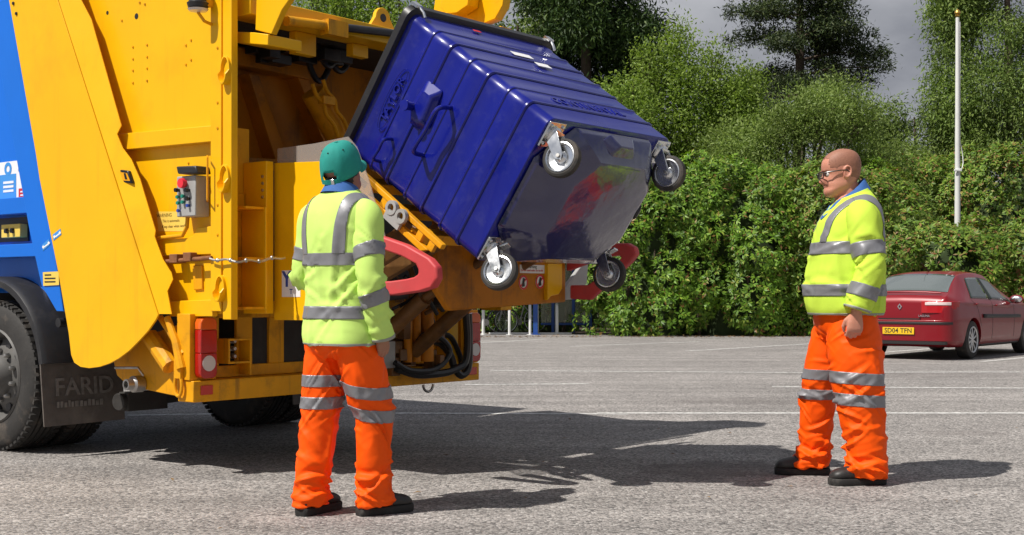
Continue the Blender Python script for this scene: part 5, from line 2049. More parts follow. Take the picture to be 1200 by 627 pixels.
# ---- the man in glasses, side on
Bq = dict(seed=4.1, skin='skin_fair', brow='hair_stubble', jacket_mat='hivis_lime', trouser_mat='hivis_orange',
          head=(0, .018, 1.722), head_yaw=-.06, head_pitch=-.13, head_s=1.09, jowl=.14, neck_base=(0, -.035, 1.58), neck_r=.069, waist=.95,
          torso=[(.925, 0, -.002, .225, .198), (.955, 0, 0, .235, .206), (1.02, 0, .008, .242, .207), (1.10, 0, .006, .243, .206), (1.20, 0, -.004, .240, .202), (1.30, 0, -.014, .238, .194), (1.40, 0, -.024, .234, .182), (1.48, 0, -.03, .222, .162), (1.535, 0, -.032, .185, .138), (1.57, 0, -.034, .140, .115), (1.590, 0, -.034, .112, .100), (1.602, 0, -.034, .100, .094)],
          torso_e=2.3, neck_slope=.40, torso_bands=[(1.262, 1.330), (1.030, 1.095)], strap_x=.125, strap_lean=-.10, band_tilt=(0, .0, 1),
          pelvis=[(.80, 0, .0, .12, .12), (.84, 0, 0, .185, .15), (.92, 0, 0.0, .20, .168), (.98, 0, .0, .18, .14), (1.0, 0, 0, .14, .12)],
          arm_r=dict(joints=[(.222, -.035, 1.465), (.285, -.06, 1.18), (.28, .03, .94)], w=[.084, .080, .075, .070, .067], palm=(-1, 0, 0), thumb=(0, 1, 0), bands=[(0, .52, .78), (1, .40, .72)], cuff=.94),
          arm_l=dict(joints=[(-.222, -.035, 1.465), (-.285, -.065, 1.18), (-.285, .012, .94)], w=[.085, .081, .077, .073, .070], palm=(1, -.25, 0), thumb=(0, 1, 0), bands=[(0, .52, .78), (1, .40, .70)], cuff=.94, curl=(.55, 1.05, .7), hand_dir=(.02, .10, -1)),
          leg_r=dict(joints=[(.10, .0, .90), (.165, .105, .49), (.195, .125, .085)], w=[.112, .116, .108, .096, .084, .080, .086, .082], foot_yaw=-.12, hem=.05, hem_f=.015, bands=[(.555, .612), (.440, .497)], tilt=(0, -.02, 1)),
          leg_l=dict(joints=[(-.10, -.015, .90), (-.165, -.035, .49), (-.19, -.085, .085)], w=[.120, .134, .128, .116, .102, .094, .096, .090], foot_yaw=.10, hem=.042, hem_f=.015, bands=[(.548, .612), (.430, .494)], tilt=(0, -.06, 1)),
          leg_split=((0.0, .03, .5), (1, -.0, 0)), collar=(0, -.026, 1.592), collar_drop=.075, collar_front=1.42, hand_s=1.1, shoe_s=1.08)
PB = ((990 - 600) / FPX * 7.2, 7.2, 0)
rootB, bodyB, HM, hs = person('person with glasses and shaved head in lime jacket and orange trousers near the red car', PB, radians(90), Bq)
scalp(HM, hs, 'hair', 'hair_stubble', rootB, lambda p: p.z > .03 + .012 * noise.noise(p * 60) and not (p.y > .066 + .016 * noise.noise(p * 90) and p.z < .085 + .012 * noise.noise(p * 70)) or (p.y < -.005 - .3 * p.z and p.z > -.055 and abs(p.x) > -1 and p.y < -.03), .0016, 0)
# glasses
b = MB()
for sx in (-1, 1):
    c = Vector((sx * .034, .113, .0))
    pts = []
    for k in range(20):
        a = 2 * pi * k / 20
        x, z = superell(.027, .016, 20, 3.0)[k]
        pts.append(c + Vector((x, -.28 * abs(c.x + x) + .008, z)))
    b.tube([p * hs for p in pts], .0032, 6, closed=True)
    b.tube([Vector(q) * hs for q in ((sx * .060, .101, .008), (sx * .074, .082, .010), (sx * .081, .02, .010), (sx * .082, -.012, .008), (sx * .080, -.028, -.008))], .0036, 6)
b.tube([Vector(q) * hs for q in ((-.009, .119, .004), (0, .123, .007), (.009, .119, .004))], .0022, 6)
gl = b.xf(HM).build('glasses', 'glasses_frame', rootB)
for sx in (-1, 1):
    c = Vector((sx * .034, .113, .0))
    ring = [c + Vector((x, -.28 * abs(c.x + x) + .008, z)) for x, z in superell(.026, .015, 20, 3.0)]
    MB().poly([tuple(p * hs) for p in ring], [tuple((p + Vector((0, -.0015, 0))) * hs) for p in ring]).xf(HM).build('spectacle_lens', 'spectacle_glass', gl)
# ------------------------------------------------------------------ vegetation
def leaf_mat(name, cols, rough=0.45, trans=0.35, clump=0.8):
    """cols: ramp colours picked per leaf; a slow noise over the crown shifts tone"""
    m = bpy.data.materials.new(name)
    m.use_nodes = True
    t = m.node_tree
    t.nodes.clear()
    L = t.links.new
    out = N(t, 'ShaderNodeOutputMaterial')
    geo = N(t, 'ShaderNodeNewGeometry')
    rp = N(t, 'ShaderNodeValToRGB')
    el = rp.color_ramp.elements
    el[0].position, el[0].color = cols[0][0], (*cols[0][1], 1)
    el[1].position, el[1].color = cols[-1][0], (*cols[-1][1], 1)
    for p, c in cols[1:-1]:
        e = el.new(p)
        e.color = (*c, 1)
    L(geo.outputs['Random Per Island'], rp.inputs['Fac'])
    co = N(t, 'ShaderNodeTexCoord')
    nz_ = N(t, 'ShaderNodeTexNoise', Scale=clump, Detail=3.0)
    L(co.outputs['Object'], nz_.inputs['Vector'])
    mr = N(t, 'ShaderNodeMapRange')
    for k, v in (('From Min', .3), ('From Max', .7), ('To Min', .62), ('To Max', 1.32)):
        mr.inputs[k].default_value = v
    L(nz_.outputs['Fac'], mr.inputs['Value'])
    mx = N(t, 'ShaderNodeMix', data_type='RGBA', blend_type='MULTIPLY')
    mx.inputs['Factor'].default_value = 1
    L(rp.outputs['Color'], mx.inputs['A'])
    L(mr.outputs['Result'], mx.inputs['B'])
    pb = N(t, 'ShaderNodeBsdfPrincipled')
    pb.inputs['Roughness'].default_value = rough
    pb.inputs['Specular IOR Level'].default_value = 0.28
    L(mx.outputs['Result'], pb.inputs['Base Color'])
    tr = N(t, 'ShaderNodeBsdfTranslucent')
    hs_ = N(t, 'ShaderNodeHueSaturation')
    hs_.inputs['Value'].default_value = 1.5
    hs_.inputs['Saturation'].default_value = 1.1
    L(mx.outputs['Result'], hs_.inputs['Color'])
    L(hs_.outputs['Color'], tr.inputs['Color'])
    ms = N(t, 'ShaderNodeMixShader')
    ms.inputs['Fac'].default_value = trans
    L(pb.outputs[0], ms.inputs[1])
    L(tr.outputs[0], ms.inputs[2])
    L(ms.outputs[0], out.inputs['Surface'])
    MATS[name] = m


leaf_mat('leaf_rhododendron', [(0, (.058, .120, .014)), (.45, (.115, .230, .020)), (.80, (.20, .335, .034)), (.95, (.30, .36, .06)), (.97, (.26, .16, .05)), (1, (.22, .10, .04))], .45, .25, .7)
leaf_mat('leaf_rhododendron_brown', [(0, (.062, .120, .017)), (.40, (.120, .220, .024)), (.70, (.21, .315, .040)), (.87, (.28, .29, .065)), (.92, (.27, .15, .055)), (1, (.23, .10, .045))], .48, .25, .7)
leaf_mat('leaf_light', [(0, (.11, .175, .026)), (.5, (.19, .28, .048)), (1, (.29, .38, .085))], .5, .38, .5)
leaf_mat('leaf_willow', [(0, (.10, .155, .032)), (.5, (.165, .235, .052)), (1, (.27, .34, .10))], .5, .36, .5)
leaf_mat('leaf_dark_conifer', [(0, (.018, .042, .010)), (.6, (.042, .082, .018)), (1, (.10, .155, .034))], .55, .18, .5)
leaf_mat('leaf_pine', [(0, (.020, .034, .012)), (.6, (.038, .062, .018)), (1, (.085, .105, .032))], .55, .15, .4)
leaf_mat('leaf_cypress', [(0, (.080, .135, .026)), (.5, (.140, .210, .042)), (1, (.23, .30, .075))], .55, .25, .4)
leaf_mat('leaf_litter', [(0, (.10, .055, .025)), (.5, (.20, .11, .045)), (1, (.30, .20, .09))], .8, .1, 2)
mat('bark', (0.085, 0.062, 0.045), 0.9, var=0.35, vscale=6, bump=0.8, bscale=18)
mat('bush_core', (0.030, 0.048, 0.014), 1.0, var=0.3, vscale=5)


def leaves_mesh(name, P, D, Nn, length, width, fold=.25):
    """P base points, D tip directions, Nn face normals: one folded rhombic leaf each"""
    n = len(P)
    D = D / np.maximum(np.linalg.norm(D, axis=1, keepdims=True), 1e-6)
    S = np.cross(D, Nn)
    S /= np.maximum(np.linalg.norm(S, axis=1, keepdims=True), 1e-6)
    U = np.cross(S, D)
    L = length[:, None]
    W = width[:, None]
    v = np.empty((n, 4, 3), np.float32)
    v[:, 0] = P
    v[:, 1] = P + D * L * .48 + S * W * .5 + U * W * fold
    v[:, 2] = P + D * L
    v[:, 3] = P + D * L * .48 - S * W * .5 + U * W * fold
    me = bpy.data.meshes.new(name)
    me.vertices.add(n * 4)
    me.vertices.foreach_set('co', v.reshape(-1))
    me.loops.add(n * 6)
    me.polygons.add(n * 2)
    base = (np.arange(n) * 4)[:, None]
    idx = np.concatenate([base + np.array([[0, 1, 2]]), base + np.array([[0, 2, 3]])], axis=1).astype(np.int32)
    me.loops.foreach_set('vertex_index', idx.reshape(-1))
    me.polygons.foreach_set('loop_start', (np.arange(n * 2) * 3).astype(np.int32))
    me.polygons.foreach_set('loop_total', np.full(n * 2, 3, np.int32))
    me.update(calc_edges=True)
    return me


def rand_dir(n):
    d = RNG.normal(size=(n, 3))
    return d / np.linalg.norm(d, axis=1, keepdims=True)


def leaf_obj(name, me, m, parent):
    me.materials.append(MATS[m])
    o = bpy.data.objects.new(name, me)
    COL.objects.link(o)
    o.parent = parent
    return o


def bush(label, x, y, rx, ry, h, m='leaf_rhododendron', dens=1.0, lsize=.135, seed=0, group=None):
    """evergreen shrub of leaf rosettes on a lumpy mound standing at (x, y)"""
    rng = np.random.default_rng(100 + seed)
    root = thing('rhododendron_bush', label, 'bush', (x, y, 0), 0, group)
    # lumps on the mound
    lumps = []
    nl = int(42 * rx * h / 6)
    for k in range(nl):
        a = rng.uniform(0, 2 * pi)
        zz = rng.uniform(.05, .92) * h
        prof = sqrt(max(0.05, 1 - max(0, (zz / h - .55) / .5) ** 2))
        r = rng.uniform(.45, .85)
        lumps.append((cos(a) * (rx - .35) * prof, sin(a) * (ry - .35) * prof, zz - .1, r))
    for k in range(int(6 * rx)):
        lumps.append((rng.uniform(-rx * .7, rx * .7), rng.uniform(-ry * .6, ry * .6), h - rng.uniform(.4, .9), rng.uniform(.4, .7)))
    C = np.array(lumps)
    nro = int(dens * 135 * len(lumps))
    li = rng.integers(0, len(lumps), nro)
    d = rng.normal(size=(nro, 3))
    d /= np.linalg.norm(d, axis=1, keepdims=True)
    rad = C[li, 3] * rng.uniform(.72, 1.04, nro) ** .7
    p = C[li, :3] + d * rad[:, None]
    # keep what looks out of the mound
    outward = np.stack([p[:, 0] / rx ** 2, p[:, 1] / ry ** 2, (p[:, 2] - h * .35) / (h * .8) ** 2], 1)
    outward /= np.linalg.norm(outward, axis=1, keepdims=True)
    inside = np.zeros(nro, bool)
    for k in range(len(lumps)):
        dd = np.linalg.norm(p - C[k, :3], axis=1)
        inside |= (dd < C[k, 3] * .68) & (li != k)
    ok = (~inside) & (p[:, 2] > .02) & ((d * outward).sum(1) > -.25) & (p[:, 1] < ry * .4)
    p, d = p[ok], d[ok]
    ax = d * .8 + outward[ok] * .4 + np.array([0, -.12, .45])
    ax /= np.linalg.norm(ax, axis=1, keepdims=True)
    k = 8
    P = np.repeat(p, k, 0)
    A = np.repeat(ax, k, 0)
    n = len(P)
    t = np.cross(A, rng.normal(size=(n, 3)))
    t /= np.linalg.norm(t, axis=1, keepdims=True)
    lift = rng.uniform(-.15, .7, n)[:, None]
    D = t + A * lift
    D[:, 2] -= .12
    L = rng.uniform(.7, 1.2, n) * lsize
    me = leaves_mesh('foliage', P + t * .012, D, A, L, L * rng.uniform(.30, .40, n), .10)
    leaf_obj('foliage', me, m, root)
    # added solid core, dark as the shaded inside, blocks the view through
    b = MB()
    rings = []
    for i in range(9):
        tt = i / 8
        zz = h * .84 * tt
        k_ = sqrt(max(.02, 1 - max(0, (tt - .5) / .52) ** 2)) * .68
        rings.append([(cos(2 * pi * j / 20) * (rx - .25) * k_ * (1 + .1 * noise.noise(Vector((j * .9, i * .7, seed)))), sin(2 * pi * j / 20) * (ry - .25) * k_ * (1 + .1 * noise.noise(Vector((j * .9 + 40, i * .7, seed)))), zz) for j in range(20)])
    b.rings(rings).build('occluder_core', 'bush_core', root)
    for q in range(3):
        a = rng.uniform(-2.4, -.7)
        p0 = Vector((cos(a) * rx * .3 + (q - 1) * rx * .4, -ry * .4, 0))
        p1 = p0 + Vector((rng.uniform(-.5, .5), -.25, h * .5))
        MB().tube([p0, p0.lerp(p1, .5) + Vector((.1, -.1, 0)), p1], [.05, .035, .02], 7).build('stem', 'bark', root)
    return root


BU = [('dark glossy rhododendron bush behind the bicycles', .2, 36.6, 2.8, 1.4, 4.2, 'leaf_rhododendron', .8),
      ('glossy rhododendron bush directly right of the red far lift arm', 3.65, 33.0, 1.75, 1.5, 4.35, 'leaf_rhododendron', 1.15),
      ('tall rhododendron bush in the middle of the hedge left of the bespectacled person', 5.9, 33.0, 2.1, 1.5, 4.45, 'leaf_rhododendron', 1.15),
      ('rhododendron bush right behind the person with glasses', 8.5, 32.6, 1.9, 1.4, 4.25, 'leaf_rhododendron_brown', 1.0),
      ('low rhododendron bush behind the boot of the red car', 10.6, 31.3, 1.9, 1.2, 2.75, 'leaf_rhododendron_brown', 1.1),
      ('low rhododendron bush at the right edge in front of the white pole', 13.6, 31.0, 2.0, 1.3, 2.85, 'leaf_rhododendron_brown', 1.1),
      ('low rhododendron bush just beyond the right edge of the car', 16.6, 31.0, 1.9, 1.3, 3.0, 'leaf_rhododendron_brown', .8),
      ('tall brownish rhododendron bush left of the white pole, in the back row', 11.6, 39.5, 2.6, 1.5, 5.3, 'leaf_rhododendron_brown', .9),
      ('tall rhododendron bush right of the white pole, in the back row', 15.4, 38.5, 2.6, 1.5, 5.5, 'leaf_rhododendron_brown', .9),
      ('rhododendron bush in the back row left of the red car roof', 9.2, 37.6, 2.0, 1.4, 5.0, 'leaf_rhododendron', .8)]
for i, q in enumerate(BU):
    bush(q[0], *q[1:6], m=q[6], dens=q[7], seed=i, group='rhododendron hedge behind the car park')


def tree(name, label, x, y, trunk_h, trunk_r, blobs, m, nclus, kper, llen, lw, spread=.28, droop=0.0, hang=0.0, seed=0, limbs=True, shell=.55, flat=1.0, cat='tree'):
    """trunk with limbs and a crown of leaf clusters spread through blobs (cx, cy, cz, rx, ry, rz)"""
    rng = np.random.default_rng(500 + seed)
    root = thing(name, label, cat, (x, y, 0), 0, 'trees behind the hedge')
    B = np.array(blobs)
    vol = np.cbrt(B[:, 3] * B[:, 4] * B[:, 5]) ** 2
    bi = rng.choice(len(B), nclus, p=vol / vol.sum())
    d = rng.normal(size=(nclus, 3))
    d /= np.linalg.norm(d, axis=1, keepdims=True)
    r = rng.uniform(shell ** 3, 1.0, nclus) ** (1 / 3) * rng.choice([1.0, 1.0, 1.0, 1.12], nclus)
    c = B[bi, :3] + d * B[bi, 3:6] * r[:, None]
    k = kper
    n = nclus * k
    P = np.repeat(c, k, 0)
    out = np.repeat(d, k, 0)
    off = rng.normal(size=(n, 3)) * spread
    off[:, 2] *= flat
    off[:, 2] -= np.abs(rng.normal(size=n)) * hang
    P = P + off
    D = rng.normal(size=(n, 3)) + out * .7
    D[:, 2] -= droop
    Nn = rng.normal(size=(n, 3)) + out * .4 + np.array([-.1, -.3, .6])
    L = rng.uniform(.7, 1.3, n) * llen
    me = leaves_mesh('crown', P, D, Nn, L, L * lw * rng.uniform(.8, 1.2, n), .12)
    leaf_obj('crown', me, m, root)
    tp = []
    top_z = trunk_h
    for i in range(9):
        t = i / 8
        tp.append((.16 * sin(t * 3 + seed) * t, .1 * cos(t * 2.3 + seed) * t, top_z * t))
    tr_ = MB().tube(tp, [trunk_r * (1.25 if i == 0 else 1 - .82 * i / 8) for i in range(9)], 10).build('trunk', 'bark', root)
    if limbs:
        for i, bb_ in enumerate(blobs):
            z0 = min(max(bb_[2] * .55, trunk_h * .25), trunk_h * .92)
            t = z0 / trunk_h
            p0 = Vector((.16 * sin(t * 3 + seed) * t, .1 * cos(t * 2.3 + seed) * t, z0))
            p2 = Vector(bb_[:3])
            p1 = p0.lerp(p2, .5) + Vector((0, 0, -.08 * (p2 - p0).length))
            rr_ = trunk_r * (1 - .8 * t) * .6
            MB().tube([p0, p1, p2], [rr_, rr_ * .7, rr_ * .3], 7).build('limb', 'bark', tr_)
            for q in range(3):
                e = p2 + Vector((rng.uniform(-1, 1) * bb_[3] * .8, rng.uniform(-1, .4) * bb_[4] * .8, rng.uniform(-.2, .9) * bb_[5] * .8))
                MB().tube([p1.lerp(p2, .5 + .2 * q), p2.lerp(e, .5), e], [rr_ * .4, rr_ * .28, rr_ * .1], 5).build('branch', 'bark', tr_)
    return root


def blobset(rng, n, cx, z0, z1, rw, rmin, rmax, taper):
    out = []
    for i in range(n):
        t = (i + .5) / n
        z = z0 + (z1 - z0) * t
        w = rw * taper(t)
        a = rng.uniform(0, 2 * pi)
        r = rng.uniform(rmin, rmax) * (1 - .35 * t)
        out.append((cx + cos(a) * w, sin(a) * w * .8, z, r, r * .9, r * rng.uniform(.7, 1.0)))
    return out


rg = np.random.default_rng(42)
# dark drooping conifer behind the bin
bl = blobset(rg, 60, 0, 1.5, 16, 2.3, .85, 1.5, lambda t: 1.05 - .5 * t)
tree('conifer_tree', 'tall dark drooping conifer rising behind the blue bin', 2.45, 43, 15, .34, bl, 'leaf_dark_conifer', 12500, 14, .20, .27, .24, 1.1, .25, 1, limbs=False, shell=.2)
# yellow-green young tree in front of the conifer
bl = blobset(rg, 16, 0, 2.5, 7.6, .9, .5, .9, lambda t: 1 - .6 * t)
tree('broadleaf_tree', 'slim yellow-green tree in front of the dark conifer', 3.45, 39.5, 7.4, .10, bl, 'leaf_light', 1500, 13, .13, .42, .24, .2, .06, 2, shell=.3)
# light feathery tree with several leaders
bl = []
for (dx, top, w) in ((-1.3, 8.9, .62), (-.3, 9.3, .7), (.75, 9.0, .7), (1.5, 7.6, .8)):
    bl += [(dx + rg.uniform(-.2, .2), rg.uniform(-.5, .5), z, w * (1.25 - .65 * (z / top)), w, .8) for z in np.arange(3.0, top, .75)]
tree('broadleaf_tree', 'pale feathery tree with pointed leaders left of the dark pine', 5.75, 41, 8.6, .16, bl, 'leaf_light', 5200, 13, .115, .45, .24, -.3, .0, 3, shell=.2)
# willow mound
bl = blobset(rg, 34, 0, 2.2, 6.9, 2.6, .75, 1.35, lambda t: 1.05 - .55 * t ** 1.6)
tree('broadleaf_tree', 'broad rounded grey-green willow behind the bespectacled person', 8.75, 38.5, 6.4, .20, bl, 'leaf_willow', 8200, 13, .105, .38, .25, -.2, .0, 4, shell=.4)
bl = blobset(rg, 20, 0, 2.2, 5.6, 1.5, .6, 1.1, lambda t: 1.05 - .5 * t)
tree('broadleaf_tree', 'low grey-green tree between the willow and the white pole', 11.9, 41.5, 5.4, .14, bl, 'leaf_willow', 2800, 12, .12, .36, .25, -.1, .0, 5, shell=.4)
# dark layered pine far behind
bl = []
for z in np.arange(8.8, 19, .95):
    L = 4.6 * (1 - ((z - 8.6) / 11.5) ** 1.2)
    for q in range(4):
        a = rg.uniform(0, 2 * pi)
        for f in (.4, .72, 1.0):
            bl.append((cos(a) * L * f, sin(a) * L * f * .8, z - .25 * f * f + rg.uniform(-.2, .2), .85, .7, .24))
# low sweeping branch to the right, as the picture shows
for f in np.linspace(.15, 1, 7):
    bl.append((.5 + 3.4 * f, -.4, 10.4 - 1.9 * f, .65, .5, .30))
tree('pine_tree', 'dark layered pine with open branches against the grey sky', 13.4, 60, 19, .42, bl, 'leaf_pine', 6400, 13, .20, .26, .18, .1, .0, 6, limbs=False, shell=.1)
pine = [o for o in COL.objects if o.name == 'pine_tree'][0]
ptr = [o for o in pine.children if o.name.startswith('trunk')][0]
for i in range(0, len(bl) - 7, 3):
    p = bl[i + 2]
    MB().tube([(0, 0, p[2] - .3), (p[0] * .5, p[1] * .5, p[2] + .05), (p[0], p[1], p[2] - .1)], [.08, .05, .02], 5).build('limb', 'bark', ptr)
MB().tube([(0, 0, 10.5), (1.8, -.3, 9.9), (3.9, -.4, 8.5)], [.12, .08, .03], 6).build('limb', 'bark', ptr)
# feathery cypress at the right edge
bl = blobset(rg, 54, 0, 1.5, 14.5, 2.3, .8, 1.35, lambda t: 1.1 - .45 * t)
tree('conifer_tree', 'feathery light green conifer behind the white pole at the right edge', 17.2, 44.5, 13.5, .30, bl, 'leaf_cypress', 10000, 14, .16, .28, .24, .9, .18, 7, limbs=False, shell=.4)
bl = blobset(rg, 22, 0, 2.0, 7.5, 1.7, .7, 1.2, lambda t: 1.1 - .5 * t)
tree('conifer_tree', 'bushy conifer filling the gap left of the white pole', 14.6, 46, 7.4, .18, bl, 'leaf_cypress', 3600, 13, .16, .28, .24, .7, .12, 8, limbs=False, shell=.4)
# trees seen over the truck
for j, (xx, lab) in enumerate(((-6.9, 'light green tree over the truck tailgate, the left one'), (-3.4, 'light green tree over the truck tailgate, the right one'))):
    bl = blobset(rg, 30, 0, 4.0, 13.2, 2.3, .9, 1.5, lambda t: 1.05 - .5 * t)
    tree('broadleaf_tree', lab, xx, 46, 12.5, .26, bl, 'leaf_light', 3400, 12, .15, .42, .28, -.1, .0, 9 + j, shell=.4)
bl = blobset(rg, 26, 0, 3.0, 11.5, 2.2, .8, 1.4, lambda t: 1.05 - .5 * t)
tree('broadleaf_tree', 'dark green tree showing between the truck and the dark conifer', .1, 47, 11, .26, bl, 'leaf_cypress', 3000, 12, .17, .40, .28, .3, .05, 12, shell=.4)

# fallen leaves along the hedge foot and scattered near the men
rng = np.random.default_rng(3)
n = 900
P = np.stack([rng.uniform(-2, 17, n), 31.1 + rng.normal(0, .35, n), np.full(n, .012)], 1)
P2 = np.stack([rng.uniform(-2, 4, 46), rng.uniform(5.3, 11, 46), np.full(46, .010)], 1)
P = np.concatenate([P, P2])
n = len(P)
a = rng.uniform(0, 2 * pi, n)
D = np.stack([np.cos(a), np.sin(a), rng.uniform(-.05, .3, n)], 1)
L = np.concatenate([rng.uniform(.05, .11, 900), rng.uniform(.02, .05, 46)])
me = leaves_mesh('fallen_leaves', P, D, np.tile([0, 0, 1.], (n, 1)), L, L * .45, .2)
me.materials.append(MATS['leaf_litter'])
o = bpy.data.objects.new('fallen_leaves', me)
COL.objects.link(o)
tag(o, 'brown fallen leaves strewn along the foot of the hedge', 'leaves', kind='stuff')
# ------------------------------------------------------------------ flagpole
fp = thing('flagpole', 'white painted flagpole standing among the hedge bushes', 'flagpole', (12.53, 36, 0))
MB().lathe((0, 0, 0), (0, 0, 1), [(0, .11), (.3, .10), (4.0, .075), (8.82, .05), (8.85, .0)], 20).build('pole', 'white_paint', fp)
mat('gilt', (0.55, 0.34, 0.08), 0.35, metal=0.8)
MB().lathe((0, 0, 8.85), (0, 0, 1), [(0, .06), (.03, .075), (.05, .05), (.09, .085), (.14, .08), (.19, .04), (.22, 0)], 18).build('finial', 'gilt', fp)
MB().tube([(.0, -.10, 4.55), (.10, -.08, 4.58), (.16, 0, 4.75), (.14, .0, 5.0), (.06, -.02, 5.35), (.06, -.02, 8.7)], .012, 6).build('halyard', 'white_print', fp)
b = MB().box((-.02, -.10, 4.52), (.22, .04, .06))
b.build('cleat', 'white_paint', fp, bevel=.01)

# ------------------------------------------------------------------ cycle shelter, stands and bicycles
mat('shelter_blue', (0.02, 0.085, 0.34), 0.45, var=0.1, vscale=6)
sh = thing('bicycle_shelter', 'blue framed bicycle shelter with clear panels by the hedge', 'shelter', (0.62, 33.1, 0))
def sp(px, Y):
    return (px - 600) / FPX * Y - .62
posts = [(627.5, 33.0), (648, 34.2), (672, 34.2), (692, 34.2)]
for i, (px, Y) in enumerate(posts):
    r = .06 if i == 0 else .04
    x = sp(px, Y)
    MB().bb(x - r, x + r, Y - 33.1 - r, Y - 33.1 + r, 0, 2.25).build('post', 'shelter_blue', sh, bevel=.008)
MB().bb(sp(627.5, 33) - .12, sp(627.5, 33) + .12, -.22, .02, 0.0, .02).build('base_plate', 'shelter_blue', sh, bevel=.004)
xs = [sp(px, Y) for px, Y in posts]
xs[0] = sp(632, 34.2)
for i in range(3):
    MB().bb(xs[i] + .045, xs[i + 1] - .045, 1.085, 1.10, .29, 2.05).build('clear_panel', 'shelter_glass', sh)
MB().bb(xs[0] + .04, xs[3] - .045, 1.07, 1.13, .22, .28).build('rail', 'shelter_blue', sh, bevel=.006)
MB().bb(xs[0] + .04, xs[3] - .045, 1.07, 1.13, 2.06, 2.14).build('rail', 'shelter_blue', sh, bevel=.006)
rows = []
for k in range(9):
    t = k / 8
    rows.append([(x, -.9 + 2.3 * t, 2.27 + .28 * sin(pi * t * .9) + dz) for x, dz in ((-2.6, 0), (2.1, 0), (2.1, .03), (-2.6, .03))])
MB().rings(rows).build('roof', 'grey_paint', sh, angle=60)
for i, (px, Y) in enumerate(((566.5, 33.3), (597, 33.2), (621, 33.3), (629.5, 34.0), (652.5, 33.6))):
    x = (px - 600) / FPX * Y
    where = ('nearest the truck', 'between the two bicycles', 'right of the second bicycle', 'just behind the blue corner post', 'in front of the clear panels')[i]
    st_ = thing('bicycle_stand', 'white hooped bicycle stand ' + where, 'bicycle stand', (x, Y, 0), 0, 'bicycle stands in the shelter')
    pts = [(0, -.36, 0), (0, -.36, .62), (0, -.30, .74), (0, -.2, .78), (0, .2, .78), (0, .3, .74), (0, .36, .62), (0, .36, 0)]
    MB().tube(pts, .035, 10).build('hoop', 'white_paint', st_)
    for yy in (-.36, .36):
        MB().lathe((0, yy, 0), (0, 0, 1), [(0, .09), (.012, .09), (.016, .04)], 12).build('foot_plate', 'white_paint', st_)
MB_ = MB().bb(-.6, 1.55, 33.15, 33.30, 0.004, .05)
o = MB_.build('kerb', 'white_paint', None, bevel=.01)
tag(o, kind='structure')


def bicycle(label, loc, rotz, frame_m):
    r = thing('bicycle', label, 'bicycle', loc, rotz, 'bicycles in the shelter')
    for x in (-.52, .52):
        w = MB().tube([(x + .33 * cos(a), 0, .345 + .33 * sin(a)) for a in [2 * pi * k / 36 for k in range(36)]], .016, 8, closed=True).build('wheel', 'rubber', r)
        MB().tube([(x + .31 * cos(a), 0, .345 + .31 * sin(a)) for a in [2 * pi * k / 36 for k in range(36)]], .008, 6, closed=True).build('rim', 'zinc', w)
        b = MB()
        for k in range(18):
            a = 2 * pi * k / 18
            b.tube([(x, .02 if k % 2 else -.02, .345), (x + .31 * cos(a), 0, .345 + .31 * sin(a))], .0022, 4)
        s_ = b.build('spokes', 'zinc', w)
        s_['kind'] = 'stuff'
        MB().cyl((x, -.05, .345), (x, .05, .345), .022, n=10).build('hub', 'zinc', w)
    f = MB()
    bb_, seat, head, rear_, fr_ = V(-.08, 0, .30), V(-.22, 0, .82), V(.36, 0, .80), V(-.52, 0, .345), V(.52, 0, .345)
    for p, q in ((bb_, seat), (seat + V(.02, 0, -.06), head), (bb_, head + V(.02, 0, -.08))):
        f.tube([p, q], .017, 8)
    for s in (-.04, .04):
        f.tube([bb_ + V(0, s, 0), rear_ + V(0, s, 0)], .010, 6)
        f.tube([seat + V(.02, s * .4, -.08), rear_ + V(0, s, 0)], .009, 6)
        f.tube([head + V(.03, s * .6, -.10), fr_ + V(0, s, 0)], .011, 6)
    f.tube([head + V(.03, 0, -.12), head + V(-.02, 0, .10)], .019, 8)
    f.tube([seat, seat + V(-.04, 0, .12)], .014, 8)
    f.build('frame', frame_m, r)
    MB().tube([V(-.34, 0, .965), V(-.22, 0, .96), V(-.10, 0, .95)], [.06, .045, .015], 8).build('saddle', 'black_plastic', r)
    MB().tube([V(.30, -.27, .98), V(.36, -.2, .97), V(.37, 0, .93), V(.36, .2, .97), V(.30, .27, .98)], .013, 8).build('handlebar', 'black_plastic', r)
    c = MB().lathe((-.08, -.05, .30), (0, -1, 0), [(0, .09), (.006, .09), (.006, 0)], 20).build('chainring', 'steel', r)
    for s in (-1, 1):
        MB().tube([V(-.08, s * .06, .30), V(-.08 + s * .12, s * .08, .30 - s * .12), V(-.08 + s * .12, s * .15, .30 - s * .12)], .010, 6).build('pedal_crank', 'steel', c)
    return r


bicycle('dark bicycle with its wheel just right of the truck tail lamp', ((572 - 600) / FPX * 33.9, 33.9, 0), radians(22), 'black_plastic')
bicycle('second bicycle leaning in the shelter beside the blue corner post', ((606 - 600) / FPX * 34.4, 34.4, 0), radians(200), 'grey_paint')

